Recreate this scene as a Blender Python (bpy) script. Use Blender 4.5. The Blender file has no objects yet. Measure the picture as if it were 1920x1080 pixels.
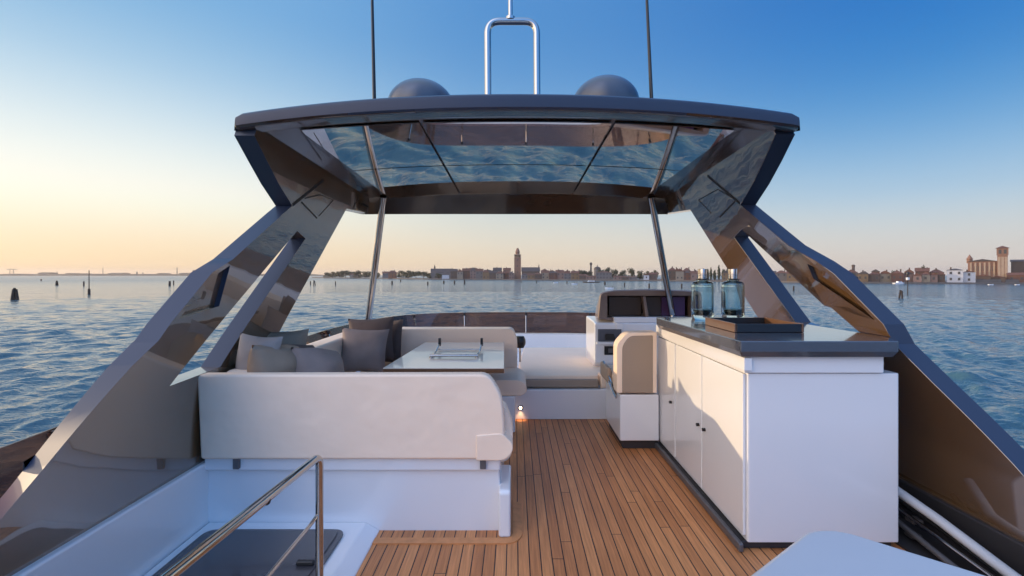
import bpy, bmesh, math, random
import numpy as np
from mathutils import Vector, Matrix, noise
R = math.radians
scene = bpy.context.scene
col = scene.collection

# ------------------------------------------------------------------ camera, world, sun, exposure
F, CX, CY, EYE = 850.0, 966.0, 515.0, 1.5          # focal length and vanishing point in photo pixels, eye above the deck
cam = bpy.data.cameras.new("camera")
cam.sensor_width = 36.0
cam.lens = F / 1920 * 36
cam.shift_x = (960 - CX) / 1920
cam.shift_y = (CY - 540) / 1920
cam.clip_start, cam.clip_end = 0.05, 20000
cam_ob = bpy.data.objects.new("camera", cam)
col.objects.link(cam_ob)
cam_ob.location = (0, 0, EYE)
cam_ob.rotation_euler = (R(90), 0, 0)
scene.camera = cam_ob

EXPOSURE, SKY, BACK = 0.6, 0.15, 4.1
SUN_ELEV, SUN_AZ = 7.5, -65.0                       # azimuth from straight ahead (+Y), negative = to port
world = bpy.data.worlds.new("World")
scene.world = world
world.use_nodes = True
nt = world.node_tree
nt.nodes.clear()
sky = nt.nodes.new("ShaderNodeTexSky")
sky.sky_type = 'NISHITA'
sky.sun_disc = False
sky.sun_elevation = R(SUN_ELEV)
sky.sun_rotation = R(SUN_AZ)
sky.altitude = 0
sky.air_density = 1.0
sky.dust_density = 0.6
sky.ozone_density = 2.2
N_, L_ = nt.nodes, nt.links
def wmath(op, a, b=None, clamp=False):
    k = N_.new("ShaderNodeMath"); k.operation = op; k.use_clamp = clamp
    for i, v in enumerate((a, b)):
        if v is None: continue
        if isinstance(v, (int, float)): k.inputs[i].default_value = v
        else: L_.new(v, k.inputs[i])
    return k.outputs[0]
def srgb(r, g, b, gain=1.0):
    f = lambda v: ((v / 255 + .055) / 1.055) ** 2.4 if v > 10 else v / 255 / 12.92
    return (f(r) * gain, f(g) * gain, f(b) * gain, 1)
wtc = N_.new("ShaderNodeTexCoord")
wsp = N_.new("ShaderNodeSeparateXYZ"); L_.new(wtc.outputs['Generated'], wsp.inputs[0])
el = wmath('DIVIDE', wmath('ARCSINE', wsp.outputs['Z']), math.pi / 2)          # 0 at the horizon, 1 overhead
hl = wmath('SQRT', wmath('ADD', wmath('MULTIPLY', wsp.outputs['X'], wsp.outputs['X']), wmath('MULTIPLY', wsp.outputs['Y'], wsp.outputs['Y'])))
hl = wmath('MAXIMUM', hl, .001)
hx = wmath('DIVIDE', wsp.outputs['X'], hl); hy = wmath('DIVIDE', wsp.outputs['Y'], hl)
ds = wmath('ADD', wmath('MULTIPLY', hx, math.sin(R(SUN_AZ))), wmath('MULTIPLY', hy, math.cos(R(SUN_AZ))))
def ramp(stops, interp='B_SPLINE'):
    k = N_.new("ShaderNodeValToRGB")
    e = k.color_ramp.elements
    e[0].position, e[0].color = stops[0][0] / 90, stops[0][1]
    e[1].position, e[1].color = stops[-1][0] / 90, stops[-1][1]
    for p, c in stops[1:-1]:
        q = e.new(p / 90); q.color = c
    k.color_ramp.interpolation = interp
    L_.new(el, k.inputs[0]); return k.outputs[0]
def smooth(v, a, b):
    m = N_.new("ShaderNodeMapRange"); m.interpolation_type = 'SMOOTHSTEP'
    L_.new(v, m.inputs['Value']); m.inputs['From Min'].default_value = a; m.inputs['From Max'].default_value = b
    return m.outputs['Result']
def cmix(f, a, b):
    m = N_.new("ShaderNodeMix"); m.data_type = 'RGBA'
    if isinstance(f, (int, float)): m.inputs['Factor'].default_value = f
    else: L_.new(f, m.inputs['Factor'])
    L_.new(a, m.inputs['A']); L_.new(b, m.inputs['B']); return m.outputs['Result']
# dusk colours towards the sun, ahead, away from the sun and behind (the pale pink arch of dusk)
ZEN = srgb(148, 173, 220, 1.8)
r_sun = ramp([(0, srgb(250, 216, 170)), (4, srgb(254, 234, 202)), (8, srgb(255, 250, 234, 1.1)), (14, srgb(222, 237, 242)), (20, srgb(168, 205, 232)), (27, srgb(116, 174, 222)), (48, srgb(115, 165, 214, 1.2)), (70, srgb(145, 172, 220, 2.0)), (90, ZEN)])
r_mid = ramp([(0, srgb(238, 214, 184)), (4, srgb(231, 222, 206)), (9, srgb(204, 219, 222)), (16, srgb(142, 186, 222)), (24, srgb(92, 152, 212)), (34, srgb(72, 138, 204)), (55, srgb(120, 162, 214, 1.4)), (90, ZEN)])
r_far = ramp([(0, srgb(220, 206, 198)), (4, srgb(212, 214, 212)), (8, srgb(174, 205, 228)), (14, srgb(104, 166, 218)), (20, srgb(54, 134, 206)), (27, srgb(36, 116, 198)), (42, srgb(46, 112, 190)), (65, srgb(110, 154, 214, 1.6)), (90, ZEN)])
r_bl = ramp([(0, srgb(234, 211, 192, BACK)), (10, srgb(230, 211, 198, BACK)), (30, srgb(208, 208, 214, BACK)), (60, srgb(176, 188, 224, BACK)), (90, ZEN)], 'LINEAR')
r_br = ramp([(0, srgb(110, 158, 226, 1.8)), (10, srgb(104, 158, 228, 1.8)), (30, srgb(100, 156, 228, 1.9)), (60, srgb(120, 162, 222, 2.0)), (90, ZEN)], 'LINEAR')
r_back = cmix(smooth(hx, -.68, .08), r_bl, r_br)
r_left = ramp([(0, srgb(255, 212, 164, 1.7)), (8, srgb(255, 232, 200, 2.3)), (30, srgb(240, 230, 226, 2.0)), (60, srgb(176, 190, 224, 2.0)), (90, ZEN)], 'LINEAR')
front = cmix(smooth(ds, .40, .985), cmix(smooth(ds, -.35, .50), r_far, r_mid), r_sun)
front = cmix(smooth(wmath('MULTIPLY', hx, -1.0), .79, .97), front, r_left)          # the bright side of the sky, off to port
dome_ = cmix(smooth(wmath('MULTIPLY', hy, -1.0), .05, .75), front, r_back)
ex = N_.new("ShaderNodeMix"); ex.data_type = 'RGBA'; ex.blend_type = 'MULTIPLY'; ex.inputs['Factor'].default_value = 1.0
L_.new(dome_, ex.inputs['A']); g_ = 2 ** -EXPOSURE / SKY; ex.inputs['B'].default_value = (g_, g_, g_, 1)
bg = nt.nodes.new("ShaderNodeBackground")
bg.inputs['Strength'].default_value = SKY
out = nt.nodes.new("ShaderNodeOutputWorld")
L_.new(cmix(.96, sky.outputs[0], ex.outputs['Result']), bg.inputs[0])
nt.links.new(bg.outputs[0], out.inputs[0])

sun = bpy.data.lights.new("sun", 'SUN')
sun.energy = 2.25
sun.angle = R(0.5)
sun.color = (1.0, 0.74, 0.46)
sun_ob = bpy.data.objects.new("sun", sun)
col.objects.link(sun_ob)
sd = Vector((math.sin(R(SUN_AZ)) * math.cos(R(SUN_ELEV)), math.cos(R(SUN_AZ)) * math.cos(R(SUN_ELEV)), math.sin(R(SUN_ELEV))))
sun_ob.rotation_euler = sd.to_track_quat('Z', 'Y').to_euler()

scene.view_settings.view_transform = 'Standard'
scene.view_settings.look = 'None'
scene.view_settings.exposure = EXPOSURE
scene.view_settings.gamma = 1.0
scene.cycles.max_bounces = 10
scene.cycles.transparent_max_bounces = 12
scene.cycles.caustics_reflective = False
scene.cycles.caustics_refractive = False
scene.cycles.sample_clamp_indirect = 6.0

# ------------------------------------------------------------------ helpers
def W(px, py, Y):
    return Vector(((px - CX) / F * Y, Y, EYE - (py - CY) / F * Y))

def link(ob, parent=None):
    col.objects.link(ob)
    if parent is not None:
        ob.parent = parent
        m = Matrix.Identity(4)
        p = parent
        m = Matrix.Translation(p.get('_base', (0, 0, 0)))
        ob.matrix_parent_inverse = m.inverted()
        ob['_base'] = (0.0, 0.0, 0.0)
        if p.get('_sub'):
            ob.matrix_parent_inverse = Matrix.Identity(4)
        ob['_sub'] = 1
    return ob

def obj(name, bm, mat, parent=None, smooth=35, recalc=True):
    if recalc:
        bmesh.ops.recalc_face_normals(bm, faces=bm.faces)
    me = bpy.data.meshes.new(name)
    bm.to_mesh(me)
    bm.free()
    for m in (mat if isinstance(mat, (list, tuple)) else [mat]):
        me.materials.append(m)
    if smooth:
        for p in me.polygons:
            p.use_smooth = True
        me.set_sharp_from_angle(angle=R(smooth))
    ob = link(bpy.data.objects.new(name, me), parent)
    if smooth:
        wn = ob.modifiers.new('weighted_normal', 'WEIGHTED_NORMAL'); wn.keep_sharp = True; wn.weight = 100
    return ob

def tag(o, label=None, cat=None, group=None, kind=None):
    if label: o['label'] = label
    if cat: o['category'] = cat
    if group: o['group'] = group
    if kind: o['kind'] = kind
    return o

def thing(name, label, cat, loc=(0, 0, 0), group=None):
    o = bpy.data.objects.new(name, None)
    o.empty_display_size = 0.1
    col.objects.link(o)
    o.location = loc
    o['_base'] = tuple(float(v) for v in loc)
    return tag(o, label, cat, group)

def children(o):
    return [c for c in col.objects if c.parent == o]

def copy_tree(o, parent=None, kids=None):
    c = o.copy()
    col.objects.link(c)
    if parent is not None:
        inv = o.matrix_parent_inverse.copy()
        c.parent = parent
        c.matrix_parent_inverse = inv
    for ch in children(o):
        copy_tree(ch, c)
    return c

def add_box(bm, x0, x1, y0, y1, z0, z1):
    v = [bm.verts.new((x, y, z)) for z in (z0, z1) for y in (y0, y1) for x in (x0, x1)]
    for f in ((0, 1, 3, 2), (4, 6, 7, 5), (0, 4, 5, 1), (2, 3, 7, 6), (0, 2, 6, 4), (1, 5, 7, 3)):
        bm.faces.new([v[i] for i in f])

def bevel_all(bm, r, seg=3, ang=20):
    bmesh.ops.recalc_face_normals(bm, faces=bm.faces)
    ed = [e for e in bm.edges if len(e.link_faces) == 2 and e.calc_face_angle(0) > R(ang)]
    bmesh.ops.bevel(bm, geom=ed, offset=r, segments=seg, profile=0.5, affect='EDGES', clamp_overlap=True)

def rbox(x0, x1, y0, y1, z0, z1, r=0.02, seg=3):
    bm = bmesh.new()
    add_box(bm, x0, x1, y0, y1, z0, z1)
    if r: bevel_all(bm, r, seg)
    return bm

def add_prism(bm, pts, f0, f1):
    """pts: 2-D outline; f0/f1 map (a,b) to the two end caps"""
    a = [bm.verts.new(f0(*p)) for p in pts]
    b = [bm.verts.new(f1(*p)) for p in pts]
    n = len(pts)
    bm.faces.new(a)
    bm.faces.new(b[::-1])
    for i in range(n):
        bm.faces.new((a[i], b[i], b[(i + 1) % n], a[(i + 1) % n]))

def prism_xz(pts, y0, y1, r=0, seg=3, ang=20):
    bm = bmesh.new()
    add_prism(bm, pts, lambda x, z: (x, y0, z), lambda x, z: (x, y1, z))
    if r: bevel_all(bm, r, seg, ang)
    return bm

def prism_yz(pts, x0, x1, r=0, seg=3, ang=20):
    bm = bmesh.new()
    add_prism(bm, pts, lambda y, z: (x0, y, z), lambda y, z: (x1, y, z))
    if r: bevel_all(bm, r, seg, ang)
    return bm

def prism_xy(pts, z0, z1, r=0, seg=3, ang=20):
    bm = bmesh.new()
    add_prism(bm, pts, lambda x, y: (x, y, z0), lambda x, y: (x, y, z1))
    if r: bevel_all(bm, r, seg, ang)
    return bm

def fillet(pts, r, seg=6):
    pts = [Vector(p) for p in pts]
    out_ = [pts[0]]
    for a, b, c in zip(pts, pts[1:], pts[2:]):
        d1, d2 = (a - b).normalized(), (c - b).normalized()
        k = min(r, (a - b).length * .49, (c - b).length * .49)
        p, q = b + d1 * k, b + d2 * k
        for i in range(seg + 1):
            t = i / seg
            out_.append(p * (1 - t) ** 2 + b * 2 * t * (1 - t) + q * t * t)
    out_.append(pts[-1])
    return out_

def round_poly(pts, r, seg=5):
    """round the corners of a closed 2-D outline"""
    out_ = []
    n = len(pts)
    for i in range(n):
        a, b, c = Vector(pts[i - 1]), Vector(pts[i]), Vector(pts[(i + 1) % n])
        rr = r[i] if isinstance(r, (list, tuple)) else r
        if rr <= 0:
            out_.append(tuple(b)); continue
        d1, d2 = (a - b), (c - b)
        k = min(rr, d1.length * .49, d2.length * .49)
        p, q = b + d1.normalized() * k, b + d2.normalized() * k
        for j in range(seg + 1):
            t = j / seg
            v = p * (1 - t) ** 2 + b * 2 * t * (1 - t) + q * t * t
            out_.append(tuple(v))
    return out_

def add_tube(bm, pts, r, n=12, cap=True):
    pts = [Vector(p) for p in pts]
    rr = r if isinstance(r, (list, tuple)) else [r] * len(pts)
    t0 = (pts[1] - pts[0]).normalized()
    up = Vector((0, 0, 1)) if abs(t0.z) < .9 else Vector((1, 0, 0))
    nrm = t0.cross(up).normalized()
    rings = []
    for i, p in enumerate(pts):
        if i == 0: t = t0
        elif i == len(pts) - 1: t = (pts[-1] - pts[-2]).normalized()
        else: t = ((pts[i + 1] - p).normalized() + (p - pts[i - 1]).normalized()).normalized()
        nrm = (nrm - t * nrm.dot(t)).normalized()
        bn = t.cross(nrm)
        rings.append([bm.verts.new(p + (nrm * math.cos(2 * math.pi * k / n) + bn * math.sin(2 * math.pi * k / n)) * rr[i]) for k in range(n)])
    for a, b in zip(rings, rings[1:]):
        for k in range(n):
            bm.faces.new((a[k], a[(k + 1) % n], b[(k + 1) % n], b[k]))
    if cap:
        bm.faces.new(rings[0][::-1])
        bm.faces.new(rings[-1])

def tube(pts, r, n=12):
    bm = bmesh.new()
    add_tube(bm, pts, r, n)
    return bm

def add_lathe(bm, prof, c=(0, 0, 0), n=28):
    rings = []
    for r, z in prof:
        if r < 1e-5:
            rings.append([bm.verts.new((c[0], c[1], c[2] + z))])
        else:
            rings.append([bm.verts.new((c[0] + r * math.cos(2 * math.pi * k / n), c[1] + r * math.sin(2 * math.pi * k / n), c[2] + z)) for k in range(n)])
    for a, b in zip(rings, rings[1:]):
        if len(a) == 1 and len(b) == 1: continue
        for k in range(n):
            k2 = (k + 1) % n
            if len(a) == 1: bm.faces.new((a[0], b[k2], b[k]))
            elif len(b) == 1: bm.faces.new((a[k], a[k2], b[0]))
            else: bm.faces.new((a[k], a[k2], b[k2], b[k]))

def lathe(prof, c=(0, 0, 0), n=28):
    bm = bmesh.new()
    add_lathe(bm, prof, c, n)
    return bm

def loft(rows, close_u=False, close_v=False, caps=False):
    bm = bmesh.new()
    g = [[bm.verts.new(p) for p in r] for r in rows]
    nu, nv = len(g), len(g[0])
    for i in range(nu if close_u else nu - 1):
        for j in range(nv if close_v else nv - 1):
            bm.faces.new((g[i][j], g[(i + 1) % nu][j], g[(i + 1) % nu][(j + 1) % nv], g[i][(j + 1) % nv]))
    if caps:
        bm.faces.new(g[0][::-1]); bm.faces.new(g[-1])
    return bm

def slab(fn, us, vs, th):
    """solid sheet over a parametric surface, thickened along +z by th"""
    bm = bmesh.new()
    lo = [[bm.verts.new(fn(u, v)) for v in vs] for u in us]
    hi = [[bm.verts.new(Vector(fn(u, v)) + Vector((0, 0, th))) for v in vs] for u in us]
    nu, nv = len(us), len(vs)
    for i in range(nu - 1):
        for j in range(nv - 1):
            bm.faces.new((lo[i][j], lo[i + 1][j], lo[i + 1][j + 1], lo[i][j + 1]))
            bm.faces.new((hi[i][j], hi[i][j + 1], hi[i + 1][j + 1], hi[i + 1][j]))
    for i in range(nu - 1):
        for j in (0, nv - 1):
            bm.faces.new((lo[i][j], lo[i + 1][j], hi[i + 1][j], hi[i][j]))
    for j in range(nv - 1):
        for i in (0, nu - 1):
            bm.faces.new((lo[i][j], lo[i][j + 1], hi[i][j + 1], hi[i][j]))
    return bm

# ------------------------------------------------------------------ materials
def mat(name, c, rough=.5, metal=0, ior=1.5, coat=0, coat_ior=1.5, coat_rough=.03, var=.06, vscale=3.0, bump=0, bscale=80, rvar=0, wob=0, wscale=2.5):
    m = bpy.data.materials.new(name)
    m.use_nodes = True
    n, l = m.node_tree.nodes, m.node_tree.links
    b = n['Principled BSDF']
    b.inputs['Roughness'].default_value = rough
    b.inputs['Metallic'].default_value = metal
    b.inputs['IOR'].default_value = ior
    b.inputs['Coat Weight'].default_value = coat
    b.inputs['Coat IOR'].default_value = coat_ior
    b.inputs['Coat Roughness'].default_value = coat_rough
    tc = n.new('ShaderNodeTexCoord')
    nz = n.new('ShaderNodeTexNoise')
    nz.inputs['Scale'].default_value = vscale
    nz.inputs['Detail'].default_value = 5
    l.new(tc.outputs['Object'], nz.inputs['Vector'])
    rp = n.new('ShaderNodeMix'); rp.data_type = 'RGBA'
    rp.inputs['A'].default_value = tuple(max(0, v * (1 - var)) for v in c) + (1,)
    rp.inputs['B'].default_value = tuple(min(1, v * (1 + var)) for v in c) + (1,)
    l.new(nz.outputs['Fac'], rp.inputs['Factor'])
    l.new(rp.outputs['Result'], b.inputs['Base Color'])
    if rvar:
        mr = n.new('ShaderNodeMapRange')
        mr.inputs['To Min'].default_value = max(0, rough - rvar)
        mr.inputs['To Max'].default_value = rough + rvar
        l.new(nz.outputs['Fac'], mr.inputs['Value'])
        l.new(mr.outputs['Result'], b.inputs['Roughness'])
    if bump:
        nb = n.new('ShaderNodeTexNoise')
        nb.inputs['Scale'].default_value = bscale
        nb.inputs['Detail'].default_value = 3
        l.new(tc.outputs['Object'], nb.inputs['Vector'])
        bu = n.new('ShaderNodeBump')
        bu.inputs['Strength'].default_value = bump
        bu.inputs['Distance'].default_value = .01
        l.new(nb.outputs['Fac'], bu.inputs['Height'])
        l.new(bu.outputs['Normal'], b.inputs['Normal'])
    if wob:
        nw = n.new('ShaderNodeTexNoise')
        nw.inputs['Scale'].default_value = wscale
        nw.inputs['Detail'].default_value = 2
        l.new(tc.outputs['Object'], nw.inputs['Vector'])
        bw = n.new('ShaderNodeBump')
        bw.inputs['Strength'].default_value = 1
        bw.inputs['Distance'].default_value = wob
        l.new(nw.outputs['Fac'], bw.inputs['Height'])
        if bump: l.new(bu.outputs['Normal'], bw.inputs['Normal'])
        l.new(bw.outputs['Normal'], b.inputs['Normal'])
        if coat: l.new(bw.outputs['Normal'], b.inputs['Coat Normal'])
    return m

M = {}
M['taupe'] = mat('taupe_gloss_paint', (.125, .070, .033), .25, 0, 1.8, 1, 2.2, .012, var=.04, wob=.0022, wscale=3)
M['taupe_sky'] = mat('sky_tinted_gloss_paint', (.036, .048, .080), .36, 0, 1.38, .12, 1.5, .05, var=.04)  # gloss paint with the blue of the reflected sky put into its colour
M['ceiling'] = mat('dark_glossy_ceiling', (.98, .86, .76), .02, 1, 1.5, 0, var=.03)
M['ceiling_trim'] = mat('brown_ceiling_trim', (.05, .028, .018), .16, 0, 1.6, .6, 1.6, .04)
M['white'] = mat('white_gelcoat', (.78, .78, .785), .28, 0, 1.5, .7, 1.5, .05, var=.02, vscale=1.5, wob=.004, wscale=2)
M['leather'] = mat('cream_upholstery', (.95, .735, .555), .6, 0, 1.45, var=.05, vscale=2.5, bump=.15, bscale=260, wob=.012, wscale=5)
M['locker'] = mat('grey_white_vinyl', (.50, .52, .55), .35, 0, 1.5, .3, 1.5, .1, var=.03, bump=.1, bscale=300)
M['leather_back'] = mat('taupe_upholstery', (.36, .27, .20), .6, 0, 1.45, var=.05, bump=.12, bscale=260)
M['pillow_dark'] = mat('charcoal_fabric', (.115, .078, .064), .85, var=.2, vscale=14, bump=.35, bscale=300)
M['pillow_grey'] = mat('grey_velvet', (.30, .225, .19), .8, var=.25, vscale=9, bump=.35, bscale=260)
M['pillow_tan'] = mat('tan_fabric', (.36, .255, .175), .8, var=.2, vscale=9, bump=.35, bscale=260)
M['pillow_white'] = mat('pale_fabric', (.34, .29, .26), .8, var=.12, vscale=9, bump=.35, bscale=260)
M['chrome'] = mat('polished_steel', (.50, .48, .455), .06, 1, var=.05)
M['black'] = mat('black_plastic', (.012, .012, .013), .35, var=.1)
M['rubber'] = mat('dark_toe_kick', (.03, .028, .03), .5, var=.1)
M['seam'] = mat('dark_seam', (.012, .009, .008), .5, var=.1)
M['counter'] = mat('grey_stone_counter', (.075, .08, .095), .2, 0, 1.5, 1, 1.55, .06, var=.12, vscale=20)
M['table'] = mat('pale_table_laminate', (.95, .83, .69), .3, 0, 1.5, .6, 1.45, .05, var=.03)
M['hatch'] = mat('smoked_hatch', (.055, .05, .056), .22, 0, 1.5, .6, 1.5, .1, var=.1)
M['hatch_frame'] = mat('grey_hatch_frame', (.13, .125, .13), .35, .3, var=.05)
M['screen'] = mat('dark_display', (.035, .018, .008), .45)
M['screen_purple'] = mat('purple_display', (.06, .018, .07), .45)
M['hood'] = mat('brown_hood', (.20, .135, .105), .4, 0, 1.5, .5, 1.5, .1)
M['dome'] = mat('grey_radome', (.065, .075, .10), .3, 0, 1.5, .4, 1.5, .2)
M['wood'] = mat('walnut_edge', (.13, .06, .028), .35, 0, 1.5, .4, var=.25, vscale=12)
M['pile'] = mat('wet_timber', (.035, .024, .018), .8, var=.4, vscale=2)

def teak(name, along='Y', shade=1.0):
    m = bpy.data.materials.new(name)
    m.use_nodes = True
    n, l = m.node_tree.nodes, m.node_tree.links
    b = n['Principled BSDF']
    tc = n.new('ShaderNodeTexCoord')
    sp = n.new('ShaderNodeSeparateXYZ')
    l.new(tc.outputs['Object'], sp.inputs[0])
    ax, ay = ('X', 'Y') if along == 'Y' else ('Y', 'X')
    def math_(op, a, b_=None, c_=None):
        k = n.new('ShaderNodeMath'); k.operation = op
        for i, v in enumerate((a, b_, c_)):
            if v is None: continue
            if isinstance(v, (int, float)): k.inputs[i].default_value = v
            else: l.new(v, k.inputs[i])
        return k.outputs[0]
    PW = .0603
    u = math_('DIVIDE', math_('ADD', sp.outputs[ax], 20.005), PW)
    pid = math_('FLOOR', u)
    fr = math_('FRACT', u)
    wn = n.new('ShaderNodeTexWhiteNoise'); wn.noise_dimensions = '1D'
    l.new(pid, wn.inputs['W'])
    v = math_('ADD', math_('DIVIDE', sp.outputs[ay], 1.9), math_('MULTIPLY', wn.outputs['Value'], 7.0))
    bid = math_('FLOOR', v)
    bf = math_('FRACT', v)
    wn2 = n.new('ShaderNodeTexWhiteNoise'); wn2.noise_dimensions = '2D'
    cb = n.new('ShaderNodeCombineXYZ'); l.new(pid, cb.inputs[0]); l.new(bid, cb.inputs[1])
    l.new(cb.outputs[0], wn2.inputs['Vector'])
    # grain, stretched along the plank
    gv = n.new('ShaderNodeCombineXYZ')
    l.new(math_('MULTIPLY', sp.outputs[ax], 90.0), gv.inputs[0])
    l.new(math_('ADD', math_('MULTIPLY', sp.outputs[ay], 3.0), math_('MULTIPLY', wn2.outputs['Value'], 50.0)), gv.inputs[1])
    gn = n.new('ShaderNodeTexNoise'); gn.inputs['Scale'].default_value = 1.0; gn.inputs['Detail'].default_value = 6; gn.inputs['Roughness'].default_value = .65
    l.new(gv.outputs[0], gn.inputs['Vector'])
    tint = n.new('ShaderNodeValToRGB')
    e = tint.color_ramp.elements
    e[0].position, e[0].color = 0, (.52 * shade, .198 * shade, .068 * shade, 1)
    e[1].position, e[1].color = 1, (.72 * shade, .305 * shade, .112 * shade, 1)
    k = e.new(.55); k.color = (.62 * shade, .250 * shade, .088 * shade, 1)
    l.new(wn2.outputs['Value'], tint.inputs[0])
    gm = n.new('ShaderNodeMix'); gm.data_type = 'RGBA'; gm.blend_type = 'MULTIPLY'
    gm.inputs['Factor'].default_value = .75
    l.new(tint.outputs[0], gm.inputs['A'])
    gr = n.new('ShaderNodeValToRGB')
    gr.color_ramp.elements[0].position, gr.color_ramp.elements[0].color = .3, (.55, .52, .5, 1)
    gr.color_ramp.elements[1].position, gr.color_ramp.elements[1].color = .7, (1.15, 1.15, 1.15, 1)
    l.new(gn.outputs['Fac'], gr.inputs[0])
    l.new(gr.outputs[0], gm.inputs['B'])
    # weathering
    wz = n.new('ShaderNodeTexNoise'); wz.inputs['Scale'].default_value = 1.7; wz.inputs['Detail'].default_value = 5
    l.new(tc.outputs['Object'], wz.inputs['Vector'])
    wm = n.new('ShaderNodeMix'); wm.data_type = 'RGBA'; wm.blend_type = 'MULTIPLY'; wm.inputs['Factor'].default_value = .5
    wr = n.new('ShaderNodeValToRGB')
    wr.color_ramp.elements[0].position, wr.color_ramp.elements[0].color = .3, (.78, .76, .75, 1)
    wr.color_ramp.elements[1].position, wr.color_ramp.elements[1].color = .7, (1.1, 1.1, 1.1, 1)
    l.new(wz.outputs['Fac'], wr.inputs[0]); l.new(gm.outputs['Result'], wm.inputs['A']); l.new(wr.outputs[0], wm.inputs['B'])
    edge = math_('MINIMUM', fr, math_('SUBTRACT', 1.0, fr))
    c1 = math_('LESS_THAN', edge, .048)
    edge2 = math_('MINIMUM', bf, math_('SUBTRACT', 1.0, bf))
    c2 = math_('LESS_THAN', edge2, .0012)
    ck = math_('MAXIMUM', c1, c2)
    mx = n.new('ShaderNodeMix'); mx.data_type = 'RGBA'
    l.new(ck, mx.inputs['Factor']); l.new(wm.outputs['Result'], mx.inputs['A']); mx.inputs['B'].default_value = (.012, .010, .010, 1)
    l.new(mx.outputs['Result'], b.inputs['Base Color'])
    b.inputs['Roughness'].default_value = .5
    bu = n.new('ShaderNodeBump'); bu.inputs['Strength'].default_value = .35; bu.inputs['Distance'].default_value = .003
    l.new(math_('SUBTRACT', gn.outputs['Fac'], math_('MULTIPLY', ck, .8)), bu.inputs['Height'])
    l.new(bu.outputs['Normal'], b.inputs['Normal'])
    return m
M['teak'] = teak('teak_planks')
M['teak_edge'] = mat('teak_margin', (.58, .24, .085), .5, var=.3, vscale=25)

def tinted(name, tint, ior=1.5):
    m = bpy.data.materials.new(name)
    m.use_nodes = True
    n, l = m.node_tree.nodes, m.node_tree.links
    n.clear()
    o = n.new('ShaderNodeOutputMaterial')
    tr = n.new('ShaderNodeBsdfTransparent'); tr.inputs[0].default_value = (*tint, 1)
    gl = n.new('ShaderNodeBsdfGlossy'); gl.inputs['Roughness'].default_value = .03; gl.inputs[0].default_value = (.9, .9, .9, 1)
    df = n.new('ShaderNodeBsdfDiffuse'); df.inputs[0].default_value = (.30, .17, .12, 1)
    fr = n.new('ShaderNodeFresnel'); fr.inputs[0].default_value = ior
    m0 = n.new('ShaderNodeMixShader'); m0.inputs[0].default_value = .2
    l.new(tr.outputs[0], m0.inputs[1]); l.new(df.outputs[0], m0.inputs[2])
    mx = n.new('ShaderNodeMixShader')
    l.new(fr.outputs[0], mx.inputs[0]); l.new(m0.outputs[0], mx.inputs[1]); l.new(gl.outputs[0], mx.inputs[2])
    l.new(mx.outputs[0], o.inputs[0])
    return m
M['smoked'] = tinted('bronze_tinted_acrylic', (.50, .38, .37))

def glassmat(name, tint, rough=.02, ior=1.45):
    m = bpy.data.materials.new(name); m.use_nodes = True
    b = m.node_tree.nodes['Principled BSDF']
    b.inputs['Base Color'].default_value = (*tint, 1)
    b.inputs['Transmission Weight'].default_value = 1
    b.inputs['Roughness'].default_value = rough
    b.inputs['IOR'].default_value = ior
    return m
M['glass'] = glassmat('blue_tinted_glass', (.62, .80, .86))

def water_mat():
    m = bpy.data.materials.new('lagoon_water'); m.use_nodes = True
    n, l = m.node_tree.nodes, m.node_tree.links
    b = n['Principled BSDF']
    b.inputs['Base Color'].default_value = (.046, .106, .136, 1)
    b.inputs['Roughness'].default_value = .06
    b.inputs['IOR'].default_value = 1.33
    b.inputs['Specular IOR Level'].default_value = .5
    tc = n.new('ShaderNodeTexCoord')
    vl = n.new('ShaderNodeVectorMath'); vl.operation = 'LENGTH'; l.new(tc.outputs['Object'], vl.inputs[0])
    rr = n.new('ShaderNodeMapRange'); rr.inputs['From Min'].default_value = 90; rr.inputs['From Max'].default_value = 600; rr.inputs['To Min'].default_value = .06; rr.inputs['To Max'].default_value = .24
    l.new(vl.outputs['Value'], rr.inputs['Value']); l.new(rr.outputs['Result'], b.inputs['Roughness'])   # small ripples too fine to model, far from the boat
    mp = n.new('ShaderNodeMapping'); mp.inputs['Scale'].default_value = (.55, 1.0, 1); mp.inputs['Rotation'].default_value = (0, 0, R(14))
    l.new(tc.outputs['Object'], mp.inputs[0])
    def nz(s, d, r=.5, dist=0):
        k = n.new('ShaderNodeTexNoise'); k.inputs['Scale'].default_value = s; k.inputs['Detail'].default_value = d
        k.inputs['Roughness'].default_value = r; k.inputs['Distortion'].default_value = dist
        l.new(mp.outputs[0], k.inputs['Vector']); return k.outputs['Fac']
    a0 = nz(.11, 2, .5, .5)
    a1, a2, a3 = nz(.45, 3, .5, .4), nz(1.5, 3, .55, .6), nz(6, 2, .5, .4)
    def mul(a, f):
        k = n.new('ShaderNodeMath'); k.operation = 'MULTIPLY'; l.new(a, k.inputs[0]); k.inputs[1].default_value = f; return k.outputs[0]
    def add(a, c):
        k = n.new('ShaderNodeMath'); k.operation = 'ADD'; l.new(a, k.inputs[0]); l.new(c, k.inputs[1]); return k.outputs[0]
    h = add(add(add(mul(a1, .46), mul(a2, .32)), mul(a3, .06)), mul(a0, 1.6))
    bu = n.new('ShaderNodeBump'); bu.inputs['Strength'].default_value = 1.0; bu.inputs['Distance'].default_value = .5
    l.new(h, bu.inputs['Height']); l.new(bu.outputs['Normal'], b.inputs['Normal'])
    return m
M['water'] = water_mat()

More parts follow.
